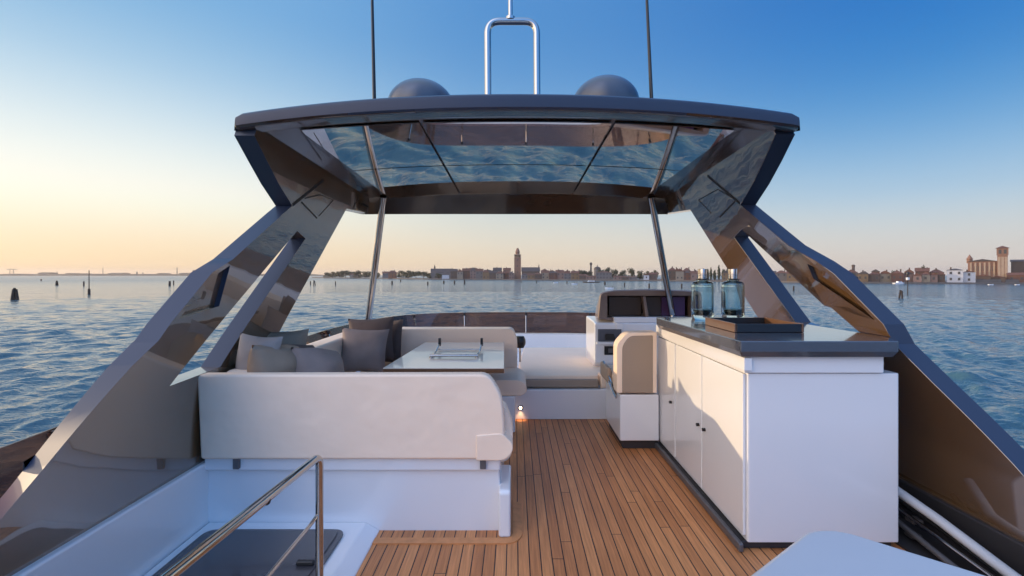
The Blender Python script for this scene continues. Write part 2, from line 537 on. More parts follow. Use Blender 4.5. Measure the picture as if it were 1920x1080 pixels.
# ------------------------------------------------------------------ the sea: one sheet out to the horizon, real waves near the boat
SEA = -4.5
def build_sea():
    rng = np.random.default_rng(4)
    ang = np.concatenate([np.linspace(-1.22, 1.22, 900), np.linspace(1.22, 2 * math.pi - 1.22, 70)[1:-1]])
    rad = np.concatenate([[0.5], 6 * 1.0 ** np.arange(1), 7 * np.exp(np.linspace(0, math.log(160 / 7.), 520)), 170 * np.exp(np.linspace(0, math.log(35.), 70))])
    A, Rr = np.meshgrid(ang, rad, indexing='ij')
    X, Y = np.sin(A) * Rr, np.cos(A) * Rr
    Z = np.zeros_like(X)
    for i in range(46):
        lam = 0.6 * (8 ** rng.random())
        th = R(-62) + rng.normal(0, .55)
        k = 2 * math.pi / lam
        amp = .0085 * lam ** .82
        fade = np.clip(1.25 - Rr / (lam * 60), 0, 1)
        ph = rng.random() * 6.28
        s = np.sin(k * (X * math.sin(th) + Y * math.cos(th)) + ph + .7 * np.sin(.13 * X + .21 * Y + i))
        Z += amp * fade * (s + .25 * s * s)
    Z *= np.clip((Rr - 3) / 6, 0, 1)
    nA, nR = A.shape
    co = np.stack([X, Y, Z + SEA], -1).reshape(-1, 3).astype(np.float32)
    ii, jj = np.meshgrid(np.arange(nA), np.arange(nR - 1), indexing='ij')
    i2 = (ii + 1) % nA
    q = np.stack([ii * nR + jj, i2 * nR + jj, i2 * nR + jj + 1, ii * nR + jj + 1], -1).reshape(-1, 4)
    q = q[:, ::-1]
    me = bpy.data.meshes.new('water')
    me.vertices.add(len(co)); me.vertices.foreach_set('co', co.ravel())
    me.loops.add(q.size); me.loops.foreach_set('vertex_index', q.ravel().astype(np.int32))
    me.polygons.add(len(q)); me.polygons.foreach_set('loop_start', np.arange(0, q.size, 4, dtype=np.int32))
    me.update(); me.validate()
    me.shade_smooth()
    me.materials.append(M['water'])
    tag(link(bpy.data.objects.new('water', me)), kind='structure')
build_sea()

# ------------------------------------------------------------------ deck, side liners and coamings (the floor and edges the furniture stands on)
def struct(name, bm, m, smooth=35):
    return tag(obj(name, bm, m, None, smooth), kind='structure')

struct('deck', rbox(-.84, 2.62, .3, 4.72, -.12, 0, 0), M['teak'])
# hull under the deck with a low foredeck
bm = bmesh.new()
hull = [(-2.25, -4), (2.62, -4), (2.62, 5.5), (2.3, 7.0), (1.6, 8.2), (.2, 8.8), (-1.2, 8.2), (-1.95, 7.0), (-2.25, 5.5)]
add_prism(bm, hull, lambda x, y: (x * .93, y, SEA - .6), lambda x, y: (x, y, -1.6))
struct('hull', bm, M['white'])
struct('raised_deck', rbox(-2.2, 2.3, 4.727, 7.25, -.5, .27, .01), M['white'])
# port: inner liner and moulding round the stair hatch
struct('port_liner', prism_yz([(.3, -.12), (3.4, -.12), (3.4, .405), (.3, .405)], -1.90, -1.80, .012), M['white'])
pm = prism_xz([(-1.795, -.1), (-.795, -.1), (-.795, .006), (-.812, .014), (-.865, .044), (-.89, .05), (-1.795, .05)], .3, 2.659, .008, 2, 40)
struct('hatch_moulding', pm, M['white'])
# starboard side well floor, dark
struct('side_well_floor', rbox(2.125, 2.62, .3, 4.5, -.45, -.02 + .03, 0), M['rubber'])
struct('side_well_wall', rbox(2.375, 2.60, .3, 4.4, -.6, .235, .01), M['rubber'])
# forward coaming below the wind deflector
bm = bmesh.new()
def coam(t, off=0):
    """plan line of the wind deflector, port aft -> bow -> starboard aft"""
    pts = COAM
    k = t * (len(pts) - 1); i = min(int(k), len(pts) - 2); f = k - i
    return pts[i].lerp(pts[i + 1], f)
COAM = [Vector(p) for p in ((-2.14, 1.2), (-2.14, 2.2), (-2.13, 3.2), (-2.08, 4.2), (-2.0, 5.1), (-1.9, 5.9), (-1.74, 6.5), (-1.45, 6.95), (-1.0, 7.18), (-.4, 7.27), (.3, 7.28), (1.0, 7.24), (1.55, 7.05), (1.95, 6.7), (2.2, 6.1), (2.36, 5.3), (2.46, 4.3), (2.52, 3.3), (2.53, 2.6))]
def smooth_line(pts, n):
    out_ = []
    for k in range(n + 1):
        t = k / n * (len(pts) - 1); i = min(int(t), len(pts) - 2); f = t - i
        p0, p1, p2, p3 = pts[max(i - 1, 0)], pts[i], pts[i + 1], pts[min(i + 2, len(pts) - 1)]
        out_.append(.5 * (2 * p1 + (p2 - p0) * f + (2 * p0 - 5 * p1 + 4 * p2 - p3) * f * f + (3 * p1 - p0 - 3 * p2 + p3) * f ** 3))
    return out_
LINE = smooth_line(COAM, 110)
def ribbon(top, bot, th, inset0=0, flare=0):
    rows = []
    for k, p in enumerate(LINE):
        a, c = LINE[max(k - 1, 0)], LINE[min(k + 1, len(LINE) - 1)]
        t = (c - a).normalized(); nv = Vector((t.y, -t.x))      # towards the inside of the boat
        zt, zb = top(p), bot(p)
        i0 = p + nv * inset0; i1 = p + nv * (inset0 + th)
        o0 = p + nv * (inset0 - flare); o1 = p + nv * (inset0 + th - flare)
        rows.append([(i0.x, i0.y, zb), (i1.x, i1.y, zb), (o1.x, o1.y, zt), (o0.x, o0.y, zt)])
    return loft(rows, close_v=True, caps=True)
ZT = lambda p: .745 + .145 * min(1, max(0, (p.y - 1.9) / 3.2))
ZB = lambda p: .40 + .165 * min(1, max(0, (p.y - 1.2) / 5.0))
struct('coaming', ribbon(lambda p: ZB(p) - .004, lambda p: -.55, .2, -.08, 0), M['white'], 50)

wd = thing('wind_deflector', 'long bronze tinted acrylic wind deflector curving round the front of the deck', 'wind deflector', (0, 7.2, .5))
obj('pane', ribbon(ZT, ZB, .012, 0, .10), M['smoked'], wd, 50)
for k, p in enumerate(LINE[6:106]):
    if k % 9: continue
    q = LINE[6 + k]
    a, c = LINE[5 + k], LINE[7 + k]
    t = (c - a).normalized(); nv = Vector((t.y, -t.x))
    i0 = q + nv * .03; o0 = q + nv * (.03 - .10)
    bmp = bmesh.new()
    add_tube(bmp, [(i0.x, i0.y, ZB(q)), (o0.x, o0.y, ZT(q) - .03)], .006, 8)
    obj('stanchion', bmp, M['chrome'], wd)
    obj('clamp', rbox(o0.x - .014, o0.x + .014, o0.y - .014, o0.y + .014, ZT(q) - .05, ZT(q) - .005, .004), M['black'], wd)

# ------------------------------------------------------------------ hardtop
ht = thing('hardtop', 'wide glossy taupe hardtop with dark mirrored ceiling on two slotted side arches', 'hardtop', (0, 3.6, 0))
XC = .012
def hw(Y): return 1.675 - .02 * (Y - 2.6)
def prof(s):
    s2 = abs(s) ** 2.2
    e_ = max(0, (abs(s) - .965) / .035) ** 2.2
    yr = 2.57 + .06 * s * s + .05 * e_
    zt = 2.532 - .10 * s2 - .05 * e_
    zb = 2.441 - .09 * s2 + .01 * e_
    zf = 2.366 - .075 * s2
    zh = 2.17 - .02 * s2
    return [(yr + .05, zt + .006), (yr + .02, zt), (yr + .004, zt - .012), (yr, zt - .03), (yr + .004, zb + .012), (yr + .014, zb + .002), (yr + .03, zb - .002),
            (yr + .14, zb + .004), (yr + .16, zb + .018), (3.4, zb + .018 + (zf - zb) * .31), (4.1, zb + .018 + (zf - zb) * .65), (4.84 - .03 * s * s, zf + .012), (4.89 - .05 * s * s, zf - .035), (5.02 - .14 * s * s, zh), (5.07 - .14 * s * s, zh + .012),
            (5.08 - .14 * s * s, zh + .05), (4.9, 2.47 - .09 * s2), (4.2, zt + .045), (3.3, zt + .04)]
rows = []
NS = 48
for k in range(NS + 1):
    s = -1 + 2 * k / NS
    s = math.copysign(1 - (1 - abs(s)) ** 1.25 , s) if s else 0
    rows.append([(XC + s * hw(y), y, z) for y, z in prof(s)])
shell = loft(rows, close_v=True, caps=True)
shell.normal_update()
for f in shell.faces:
    c = f.calc_center_median()
    f.material_index = 1 if (c.z < 2.47 - .1 * (c.x / 1.6) ** 2 and f.normal.z < -.15 or True) and False else 0
o = obj('roof_shell', shell, [M['taupe_sky'], M['ceiling_trim']], ht, 30)
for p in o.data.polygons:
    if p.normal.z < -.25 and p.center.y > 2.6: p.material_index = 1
# six mirrored ceiling panels
def ceil_pt(x, Y):
    s = (x - XC) / hw(Y)
    s2 = abs(s) ** 2.2
    zb = 2.441 - .082 * s2 + .018
    zf = 2.366 - .075 * s2 + .012
    t = (Y - 2.75) / (4.83 - 2.75)
    return Vector((x, Y, zb + (zf - zb) * t - .016 - .012 * math.sin(math.pi * min(1, max(0, t))) * 0 + .0))
def lin(a, b, n): return [a + (b - a) * i / n for i in range(n + 1)]
for xa, xb in ((-1.33, -.594), (-.572, .596), (.618, 1.354)):
    for ya, yb in ((2.80, 3.720), (3.740, 4.825)):
        obj('ceiling_panel', slab(lambda u, v: ceil_pt(u, v), lin(xa, xb, 12), lin(ya, yb, 10), .006), M['ceiling'], ht, 30)

# side arches: one polygon (with slot and window) in the fore-and-aft plane, bent to follow each side's lean
def softplus(v, k=.10): return k * math.log1p(math.exp(v / k)) if v / k < 30 else v
def lean_port(z): return -(1.832 - .20 * softplus(z - .9))
def lean_star(z): return 2.40 - .464 * softplus(z - .56)
def on_arch(lean, px, py):
    u, v = (px - CX) / F, -(py - CY) / F
    Y = 2.5
    for _ in range(60):
        Y = .5 * Y + .5 * lean(EYE + v * Y) / u
    return (Y, EYE + v * Y)

def arch_mesh(lean, outer, holes, side, th=.12, cham=.022):
    bm = bmesh.new()
    for loop in [outer] + holes:
        vs = [bm.verts.new((0, y, z)) for y, z in loop]
        for a, b in zip(vs, vs[1:] + vs[:1]): bm.edges.new((a, b))
    bmesh.ops.triangle_fill(bm, use_beauty=True, use_dissolve=False, edges=bm.edges[:])
    for zc in [.5, .6, .7, .76, .82, .88, .94, 1.0, 1.08, 1.16, 1.3, 1.6]:
        bmesh.ops.bisect_plane(bm, geom=bm.verts[:] + bm.edges[:] + bm.faces[:], plane_co=(0, 0, zc), plane_no=(0, 0, 1))
    bmesh.ops.recalc_face_normals(bm, faces=bm.faces)
    bnd = [e for e in bm.edges if len(e.link_faces) == 1]
    # move the inner skin, extrude the outer skin away from the boat
    res = bmesh.ops.extrude_face_region(bm, geom=bm.faces[:])
    newv = [g for g in res['geom'] if isinstance(g, bmesh.types.BMVert)]
    nset = set(newv)
    for v in bm.verts:
        v.co.x = lean(v.co.z)
    for v in newv:
        v.co.x += side * th
        k_ = min(1, max(0, (1.16 - v.co.z) / .46)) if side < 0 else 0
        for (ya, za), (yb, zb_) in zip(outer[:5], outer[1:6]):      # the lower aft edge is splayed outwards
            d = Vector((yb - ya, zb_ - za)); t = max(0, min(1, Vector((v.co.y - ya, v.co.z - za)).dot(d) / d.length_squared))
            if (Vector((ya, za)) + d * t - Vector((v.co.y, v.co.z))).length < .002:
                v.co.y += .036 * k_; v.co.z -= .032 * k_
                break
    bmesh.ops.recalc_face_normals(bm, faces=bm.faces)
    # keep original inner faces that extrude may have left; chamfer the inner rim
    rim = []
    for e in bm.edges:
        if len(e.link_faces) == 2 and not (e.verts[0] in nset) and not (e.verts[1] in nset):
            if e.calc_face_angle(0) > R(50): rim.append(e)
    rim2 = [e for e in bm.edges if len(e.link_faces) == 2 and e.verts[0] in nset and e.verts[1] in nset and e.calc_face_angle(0) > R(50)]
    bmesh.ops.bevel(bm, geom=rim, offset=cham, segments=1, affect='EDGES', clamp_overlap=True)
    rim2 = [e for e in rim2 if e.is_valid]
    bmesh.ops.bevel(bm, geom=rim2, offset=.03, segments=3, affect='EDGES', clamp_overlap=True)
    return bm

PORT_OUT = [(1.30, .37)] + [on_arch(lean_port, *p) for p in ((83, 877), (247, 687), (298, 638), (320, 606), (398, 511), (437, 486), (533, 399), (548, 386), (523, 345), (501, 302), (477, 254))]
PORT_OUT += [(on_arch(lean_port, 477, 254)[0] + .012, 2.40), (4.90, 2.33), (4.96, 2.20)]
PORT_OUT += [on_arch(lean_port, 700, 402), on_arch(lean_port, 650, 391), on_arch(lean_port, 515, 640), (3.36, .86), (3.40, .37)]
PORT_SLOT = [on_arch(lean_port, *p) for p in ((557, 433), (573, 447), (413, 688), (318, 724))]
PORT_WIN = [on_arch(lean_port, *p) for p in ((432, 497), (407, 514), (336, 597), (411, 574))]
STAR_OUT = [(1.25, .22)] + [on_arch(lean_star, *p) for p in ((1920, 893), (1843, 811), (1750, 719), (1676, 645), (1656, 608), (1563, 513), (1530, 490), (1478, 460), (1402, 396), (1388, 384), (1411, 345), (1432, 302), (1454, 252))]
STAR_OUT += [(on_arch(lean_star, 1454, 252)[0] + .012, 2.40), (4.90, 2.33), (4.96, 2.20)]
STAR_OUT += [on_arch(lean_star, 1234, 402), on_arch(lean_star, 1294, 393), on_arch(lean_star, 1420, 594), (3.50, .9), (3.55, .22)]
STAR_SLOT = [on_arch(lean_star, *p) for p in ((1390, 430), (1376, 445), (1491, 604), (1560, 632), (1628, 638))]
STAR_WIN = [on_arch(lean_star, *p) for p in ((1513, 495), (1551, 512), (1641, 601), (1545, 573))]
arches = []
for lean, o_, sl, wi, sd_ in ((lean_port, PORT_OUT, PORT_SLOT, PORT_WIN, -1), (lean_star, STAR_OUT, STAR_SLOT, STAR_WIN, 1)):
    a = obj('side_arch', arch_mesh(lean, o_, [sl, wi], sd_), [M['taupe'], M['taupe_sky']], ht, 25)
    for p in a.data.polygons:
        if abs(p.normal.x) < .55 and (p.normal.y < -.3): p.material_index = 1  # aft-facing edges: same paint as the arch, sky reflection painted in as blue
    arches.append(a)
    bm = bmesh.new()
    cy = sum(p[0] for p in wi) / 4; cz = sum(p[1] for p in wi) / 4
    big = [(cy + (y - cy) * 1.06, cz + (z - cz) * 1.06) for y, z in wi]
    add_prism(bm, big, lambda y, z: (lean(z) + sd_ * .03, y, z), lambda y, z: (lean(z) + sd_ * .06, y, z))
    obj('window_pane', bm, M['taupe'], a, 0)
    # thin dark joints: the break between arch and roof, the upright joint, and the small access panel
    def joint(p, q, w=.007):
        bmj = bmesh.new()
        (y0, z0), (y1, z1) = p, q
        d = Vector((y1 - y0, z1 - z0)).normalized(); nn = Vector((-d.y, d.x)) * w
        quad = [(y0 - nn.x, z0 - nn.y), (y1 - nn.x, z1 - nn.y), (y1 + nn.x, z1 + nn.y), (y0 + nn.x, z0 + nn.y)]
        add_prism(bmj, quad, lambda y, z: (lean(z) - sd_ * .003, y, z), lambda y, z: (lean(z) + sd_ * .01, y, z))
        obj('joint', bmj, M['seam'], a, 0)
    if sd_ < 0:
        J = [((606, 338), (549, 384), .012), ((565, 379), (594, 409), .006), ((571, 372), (600, 340 + 25), .004), ((625, 375), (598, 405), .003), ((600, 365), (625, 375), .003), ((672, 372), (660, 392), .004), ((676, 381), (690, 388), .008)]
    else:
        J = [((1327, 330), (1387, 381), .012), ((1378, 378), (1350, 407), .006), ((1346, 355), (1385, 378), .003), ((1346, 355), (1310, 375), .003), ((1334, 400), (1310, 375), .003), ((1270, 368), (1280, 384), .004), ((1253, 381), (1240, 390), .008)]
    for p, q, w in J:
        joint(on_arch(lean, *p), on_arch(lean, *q), w)
# polished front posts
for s_, foot, head in ((-1, (690, 606), (719, 380)), (1, (1252, 545), (1221, 380))):
    hd = W(*head, 4.78); ft = W(foot[0], foot[1], 5.45)
    if s_ > 0:
        ft = hd + (W(1252, 545, 5.3) - hd) * 1.33
    bm = bmesh.new()
    add_tube(bm, [hd + Vector((0, 0, .06)), ft], .036, 18)
    p = obj('support_post', bm, M['chrome'], ht)
    obj('foot_plate', lathe([(0, -.02), (.06, -.02), (.06, 0), (.045, .012), (0, .012)], ft), M['chrome'], p)

# things on the roof
dome0 = thing('radar_dome', 'grey satellite dome on the port half of the roof, nearer the sun', 'radar dome', W(790, 217, 3.3), 'satellite domes on the hardtop')
obj('dome', lathe([(.225, -.12), (.238, .0), (.242, .05)] + [(.242 * math.cos(a), .05 + .20 * math.sin(a)) for a in lin(0, math.pi / 2, 12)[1:-1]] + [(0, .25)], W(790, 217, 3.3), 40), M['dome'], dome0)
obj('base_ring', lathe([(.0, -.16), (.20, -.16), (.20, -.1), (0, -.1)], W(790, 217, 3.3), 30), M['black'], dome0)
dome1 = copy_tree(dome0)
dome1.location = W(1135, 211, 3.3)
tag(dome1, 'grey satellite dome on the starboard half of the roof, darker side', 'radar dome')

ma = thing('antenna_mast', 'polished steel hoop mast standing on the middle of the hardtop', 'mast', W(960, 180, 3.3))
obj('hoop', tube(fillet([W(915, 200, 3.3), W(914, 40, 3.3), W(1006, 40, 3.3), W(1007, 200, 3.3)], .09, 8), .0255, 16), M['chrome'], ma)
obj('pole', tube([W(957, 40, 3.3), W(956.5, -60, 3.3)], .017, 14), M['chrome'], ma)
obj('collar', lathe([(0, 0), (.035, 0), (.035, .02), (.02, .03), (0, .03)], W(957, 38, 3.3), 16), M['chrome'], ma)
for a_, b_, lb in (((702, 195), (697, -40), 'thin dark whip antenna beside the port satellite dome'), ((1222, 195), (1211, -40), 'thin dark whip antenna beside the starboard satellite dome')):
    an = thing('whip_antenna', lb, 'antenna', W(*a_, 3.2), 'whip antennas on the hardtop')
    obj('whip', tube([W(*a_, 3.2), W(*b_, 3.2)], [.013, .009], 10), M['black'], an)
    obj('mount', lathe([(0, -.06), (.03, -.06), (.03, .0), (.014, .03), (0, .03)], W(*a_, 3.2), 14), M['black'], an)

# ------------------------------------------------------------------ dinette sofa
sf = thing('sofa', 'large U shaped cream sofa with white base around the table', 'sofa', (-.9, 3.6, 0))
Y0 = 2.6
S = lambda px, py, Y=Y0: (W(px, py, Y).x, W(px, py, Y).z)
# white moulded base
base = prism_xz([S(372, 862), S(931, 862), S(936, 900), S(943, 1005), S(943, 1012), S(372, 1012)], 2.66, 3.25, .01)
obj('base', base, M['white'], sf)
bm = rbox(S(368, 0)[0] + .02, S(938, 0)[0], 2.632, 2.70, S(0, 888)[1] - .0, S(0, 858)[1], .012)
obj('base_ledge', bm, M['white'], sf)
bm = bmesh.new(); add_box(bm, -1.8, -1.25, 3.253, 5.1, 0, .36); obj('base_side', bm, M['white'], sf)
obj('base_front', rbox(-1.24, .0, 4.3, 5.1, .0, .345, .012), M['white'], sf)
# backrest of the rear section, seen from behind
back = round_poly([S(368, 703), S(916, 702), S(941, 742), S(946, 800), S(946, 862), S(375, 862)], [.03, .05, .06, .05, .02, .02], 6)
obj('backrest', prism_xz(back, 2.60, 2.68, .024, 4, 40), M['leather'], sf)
arm = round_poly([S(893, 816), S(942, 812), S(962, 832), S(961, 848), S(946, 863), S(893, 863)], [.008, .03, .03, .03, .03, .008], 5)
obj('arm_pad', prism_xz(arm, 2.593, 2.70, .012, 3, 40), M['leather'], sf)
seat_r = round_poly([(-1.25, .34), (-.06, .34), (-.022, .38), (-.018, .45), (-.05, .50), (-1.25, .50)], [.01, .03, .04, .04, .04, .01], 5)
obj('seat_cushion', prism_xz(seat_r, 2.803, 3.28, .02, 3, 40), M['leather'], sf)
# bulge of the seat end past the backrest
sb = round_poly([S(935, 765), S(947, 772), S(960, 803), S(962, 838), S(950, 860), S(935, 860)], [.01, .02, .04, .04, .03, .01], 5)
obj('seat_end', prism_xz(sb, 2.684, 2.80, .012, 3, 40), M['leather'], sf)
obj('seat_cushion', rbox(-1.62, -1.26, 2.81, 4.88, .36, .50, .03, 4), M['leather'], sf)
obj('seat_cushion', prism_xz(round_poly([(-1.25, .35), (.07, .35), (.115, .40), (.10, .455), (.04, .50), (-1.25, .50)], [.01, .03, .04, .04, .04, .01], 5), 4.30, 4.88, .02, 3, 40), M['leather'], sf)
obj('backrest', prism_yz(round_poly([(2.803, .50), (4.9, .50), (4.9, .905), (2.803, .905)], .03, 4), -1.80, -1.625, .035, 4, 40), M['leather'], sf)
fb = round_poly([S(742, 722, 4.9), S(970, 722, 4.9), S(970, 640, 4.9), S(962, 617, 4.9), S(742, 617, 4.9)], [.01, .02, .04, .05, .03], 6)
obj('backrest', prism_xz(fb, 4.905, 5.12, .03, 4, 40), M['leather'], sf)
obj('backrest', rbox(-1.80, -1.27, 4.906, 5.12, .45, .905, .035, 4), M['leather'], sf)
for px in (439, 905):
    x, z = S(px, 872)
    obj('bracket', rbox(x - .017, x + .017, 2.612, 2.65, S(0, 882)[1], S(0, 860)[1], .003), M['hatch_frame'], sf)
# teak margin round the sofa base foot
mg = thing('deck_margin', 'curved teak margin board around the foot of the sofa base', 'deck trim', (-.03, 2.6, 0))
def arc_strip(path, w, z0, z1):
    bm = bmesh.new()
    rows = []
    P = [Vector(p) for p in path]
    for i, p in enumerate(P):
        t = ((P[min(i + 1, len(P) - 1)] - P[max(i - 1, 0)])).normalized(); nv = Vector((t.y, -t.x))
        a, b = p, p + nv * w
        rows.append([(a.x, a.y, z0), (b.x, b.y, z0), (b.x, b.y, z1), (a.x, a.y, z1)])
    return loft(rows, close_v=True, caps=True)
path = [tuple(v) for v in fillet([(-.795, 2.575), (-.015, 2.575), (-.015, 2.98)], .05, 8)]
path2 = [(p[0], p[1]) for p in path]
obj('board', arc_strip(path2, .055, -.01, .007), M['teak_edge'], mg)
obj('white_kick', prism_yz(round_poly([(2.58, 0), (2.97, 0), (2.97, .27), (2.58, .27)], [0, 0, .05, .03], 5), -.095, -.026, .014, 3, 40), M['white'], mg)

# scatter cushions
def pillow_bm(w, h, t, seed, hollow=.09):
    bm = bmesh.new()
    N = 18
    rnd = random.Random(seed)
    ph = [rnd.random() * 6 for _ in range(4)]
    top, bot = {}, {}
    for i in range(N + 1):
        for j in range(N + 1):
            u, v = -1 + 2 * i / N, -1 + 2 * j / N
            x = u * w / 2 * (1 - hollow * (1 - v * v))
            z = v * h / 2 * (1 - hollow * (1 - u * u))
            th = t / 2 * (max(0, 1 - u * u) ** .45) * (max(0, 1 - v * v) ** .45)
            wr = 1 + .06 * math.sin(5 * u + ph[0] + 2 * v) + .05 * math.sin(7 * v + ph[1] - 3 * u)
            wr2 = 1 + .06 * math.sin(6 * u + ph[2] - 2 * v) + .05 * math.sin(5 * v + ph[3] + 3 * u)
            edge = i in (0, N) or j in (0, N)
            top[i, j] = bm.verts.new((x, -th * wr, z))
            bot[i, j] = top[i, j] if edge else bm.verts.new((x, th * wr2, z))
    for i in range(N):
        for j in range(N):
            bm.faces.new((top[i, j], top[i + 1, j], top[i + 1, j + 1], top[i, j + 1]))
            bm.faces.new((bot[i, j], bot[i, j + 1], bot[i + 1, j + 1], bot[i + 1, j]))
    return bm
PIL = [
    (482, 680, 2.90, .30, .36, .13, -6, -8, 4, 'pillow_white', 'pale grey scatter cushion leaning on the port arch, leftmost of the rear row'),
    (520, 704, 2.95, .40, .40, .27, 78, -10, 8, 'pillow_tan', 'tan scatter cushion seen edge on, beside the pale cushion'),
    (556, 700, 3.12, .42, .42, .24, 74, -24, 10, 'pillow_dark', 'brown grey scatter cushion slumped between the tan and the rumpled grey cushion'),
    (520, 672, 3.32, .42, .42, .15, 12, -8, 0, 'pillow_tan', 'brown scatter cushion half hidden behind the tan cushion'),
    (598, 704, 3.08, .38, .38, .26, 68, -26, 14, 'pillow_grey', 'rumpled grey scatter cushion, rightmost of the rear row'),
    (682, 657, 4.28, .44, .42, .15, 8, -14, 3, 'pillow_grey', 'light grey velvet cushion standing in front of the dark corner cushions'),
    (696, 636, 4.55, .46, .44, .15, 4, -12, -3, 'pillow_dark', 'charcoal cushion directly behind the light grey velvet cushion'),
    (724, 640, 4.74, .42, .46, .13, -24, -8, -3, 'pillow_dark', 'charcoal cushion at the back of the corner nearest the table'),
]
for i, (px, py, Y, w_, h_, t_, yaw, pitch, roll, mk, lb) in enumerate(PIL):
    p = obj('cushion', pillow_bm(w_, h_, t_, i, .09 if abs(yaw) < 50 else .0), M[mk], None, 60)
    p.location = W(px, py, Y)
    p.rotation_euler = (Matrix.Rotation(R(yaw), 3, 'Z') @ Matrix.Rotation(R(pitch), 3, 'X') @ Matrix.Rotation(R(roll), 3, 'Y')).to_euler()
    tag(p, lb, 'cushion', 'scatter cushions on the sofa')

# ------------------------------------------------------------------ table with folding hardware
TZ = .79
def onz(px, py, z):
    Y = (EYE - z) * F / (py - CY)
    return Vector(((px - CX) / F * Y, Y, z))
tb = thing('table', 'pale rectangular table with walnut edge in the middle of the sofa', 'table', (-.4, 4.0, 0))
c = [onz(718, 690, TZ), onz(945, 690, TZ), onz(951, 642, TZ), onz(800, 642, TZ)]
xl, xr = c[0].x, c[1].x
y0, y1 = c[0].y, c[2].y
out4 = [(xl, y0), (xr, y0), (xr - .03, y1), (xl + .06, y1)]
obj('tabletop', prism_xy(out4, TZ - .006, TZ, .002), M['table'], tb)
obj('wood_edge', prism_xy([(x, y) for x, y in out4], TZ - .04, TZ - .0065, .004), M['wood'], tb)
obj('pedestal', lathe([(0, .0), (.24, .0), (.24, .02), (.06, .04), (.055, TZ - .06), (.12, TZ - .043), (0, TZ - .043)], ((xl + xr) / 2, (y0 + y1) / 2, 0.002), 28), M['chrome'], tb)
def tp(px, py, dz=0): return onz(px, py, TZ) + Vector((0, 0, dz))
fr_ = thing('table_latch', 'polished folding fiddle rail with two hinged arms lying on the table', 'latch', tp(855, 665))
a0, a1 = tp(806, 671, .022), tp(896, 671, .022)
obj('bar', tube([a0, a1], .012, 10), M['chrome'], fr_)
b0, b1 = tp(822, 657.5, .012), tp(900, 657.5, .012)
obj('bar', tube([b0, b1], .006, 10), M['chrome'], fr_)
for q0, q1, lean_ in ((tp(808, 671, .012), tp(824, 656, .012), 0), (tp(894, 671, .012), tp(903, 656, .012), 0)):
    obj('arm', tube(fillet([q0 + Vector((0, 0, .012)), q0.lerp(q1, .5) + Vector((0, 0, -.004)), q1 + Vector((0, .02, .045))], .06, 6), .008, 8), M['chrome'], fr_)
    obj('lever', rbox(q1.x - .012, q1.x + .012, q1.y + .0, q1.y + .025, TZ + .035, TZ + .11, .004), M['black'], fr_)
    obj('foot', lathe([(0, 0), (.016, 0), (.016, .012), (.0, .014)], Vector((q0.x, q0.y, TZ + .001)), 12), M['chrome'], fr_)

# ------------------------------------------------------------------ step, sun pad, courtesy light
struct('step_riser', rbox(-.2, 1.02, 4.70, 4.76, 0, .305, .006), M['white'])
sp_ = thing('sun_pad', 'wide flat cream sun pad between the sofa and the helm', 'sun pad', (.6, 5.7, .28))
obj('cushion_top', prism_xy(round_poly([(.06, 4.86), (.90, 4.86), (1.12, 5.6), (1.13, 6.75), (.12, 6.75), (.04, 5.5)], .04, 4), .30, .42, .03, 4, 40), M['leather'], sp_)
obj('front_strip', rbox(.05, .885, 4.80, 4.853, .30, .388, .012), M['leather_back'], sp_)
obj('corner_block', rbox(.905, 1.01, 4.79, 4.95, .30, .44, .012), M['leather'], sp_)
cl = thing('courtesy_light', 'small round courtesy light glowing in the white step', 'light', W(976, 765, 4.69))
lc = W(976, 765, 4.69)
em = bpy.data.materials.new('warm_led'); em.use_nodes = True
eb = em.node_tree.nodes['Principled BSDF']; eb.inputs['Emission Color'].default_value = (1, .72, .42, 1); eb.inputs['Emission Strength'].default_value = 8
bm = bmesh.new(); add_tube(bm, [lc + Vector((0, .012, 0)), lc + Vector((0, -.002, 0))], .014, 16); obj('lens', bm, em, cl)
bm = bmesh.new(); add_tube(bm, [lc + Vector((0, .0125, 0)), lc + Vector((0, .004, 0))], .026, 20); obj('bezel', bm, M['chrome'], cl)
pl = bpy.data.lights.new('courtesy_lamp', 'SPOT'); pl.energy = .7; pl.color = (1, .62, .32); pl.shadow_soft_size = .015; pl.spot_size = R(70); pl.spot_blend = .8
plo = bpy.data.objects.new('courtesy_lamp', pl); link(plo, cl)
plo.matrix_parent_inverse = Matrix.Identity(4); plo.location = (0, -.03, 0)
plo.rotation_euler = (R(12), 0, 0)

spk = thing('speaker', 'small dark round speaker beside the forward end of the sofa', 'speaker', W(975, 641, 5.2))
q = W(975, 641, 5.2)
obj('grille', lathe([(0, -.07), (.045, -.065), (.062, -.03), (.066, .0), (.062, .03), (.045, .065), (0, .07)], q, 20), M['black'], spk)
obj('bracket', tube([q + Vector((0, 0, -.06)), q + Vector((0, 0, -.23))], .012, 10), M['chrome'], spk)

# ------------------------------------------------------------------ helm seat
hs = thing('helm_chair', 'cream helm seat with taupe back on a white box by the galley', 'helm chair', (1.1, 4.17, 0))
YS = 3.87
T = lambda px, py, Y=YS: (W(px, py, Y).x, W(px, py, Y).z)
obj('seat_box', rbox(T(1163, 0)[0], 1.232, 3.880, 4.500, T(0, 828)[1], T(0, 741)[1], .012), M['white'], hs)
obj('plinth', rbox(T(1163, 0)[0] + .03, 1.232, 3.910, 4.480, .002, T(0, 828)[1] - .003, .004), M['rubber'], hs)
bo = round_poly([T(1157, 737), T(1157, 646), T(1176, 624), T(1232, 623), T(1232, 737)], [.006, .04, .04, .01, .006], 5)
obj('backrest', prism_xz(bo, 3.875, 4.020, .022, 4, 40), M['leather'], hs)
bi = round_poly([T(1167, 736), T(1167, 648), T(1181, 630), T(1224, 629), T(1224, 736)], [.006, .04, .04, .01, .006], 5)
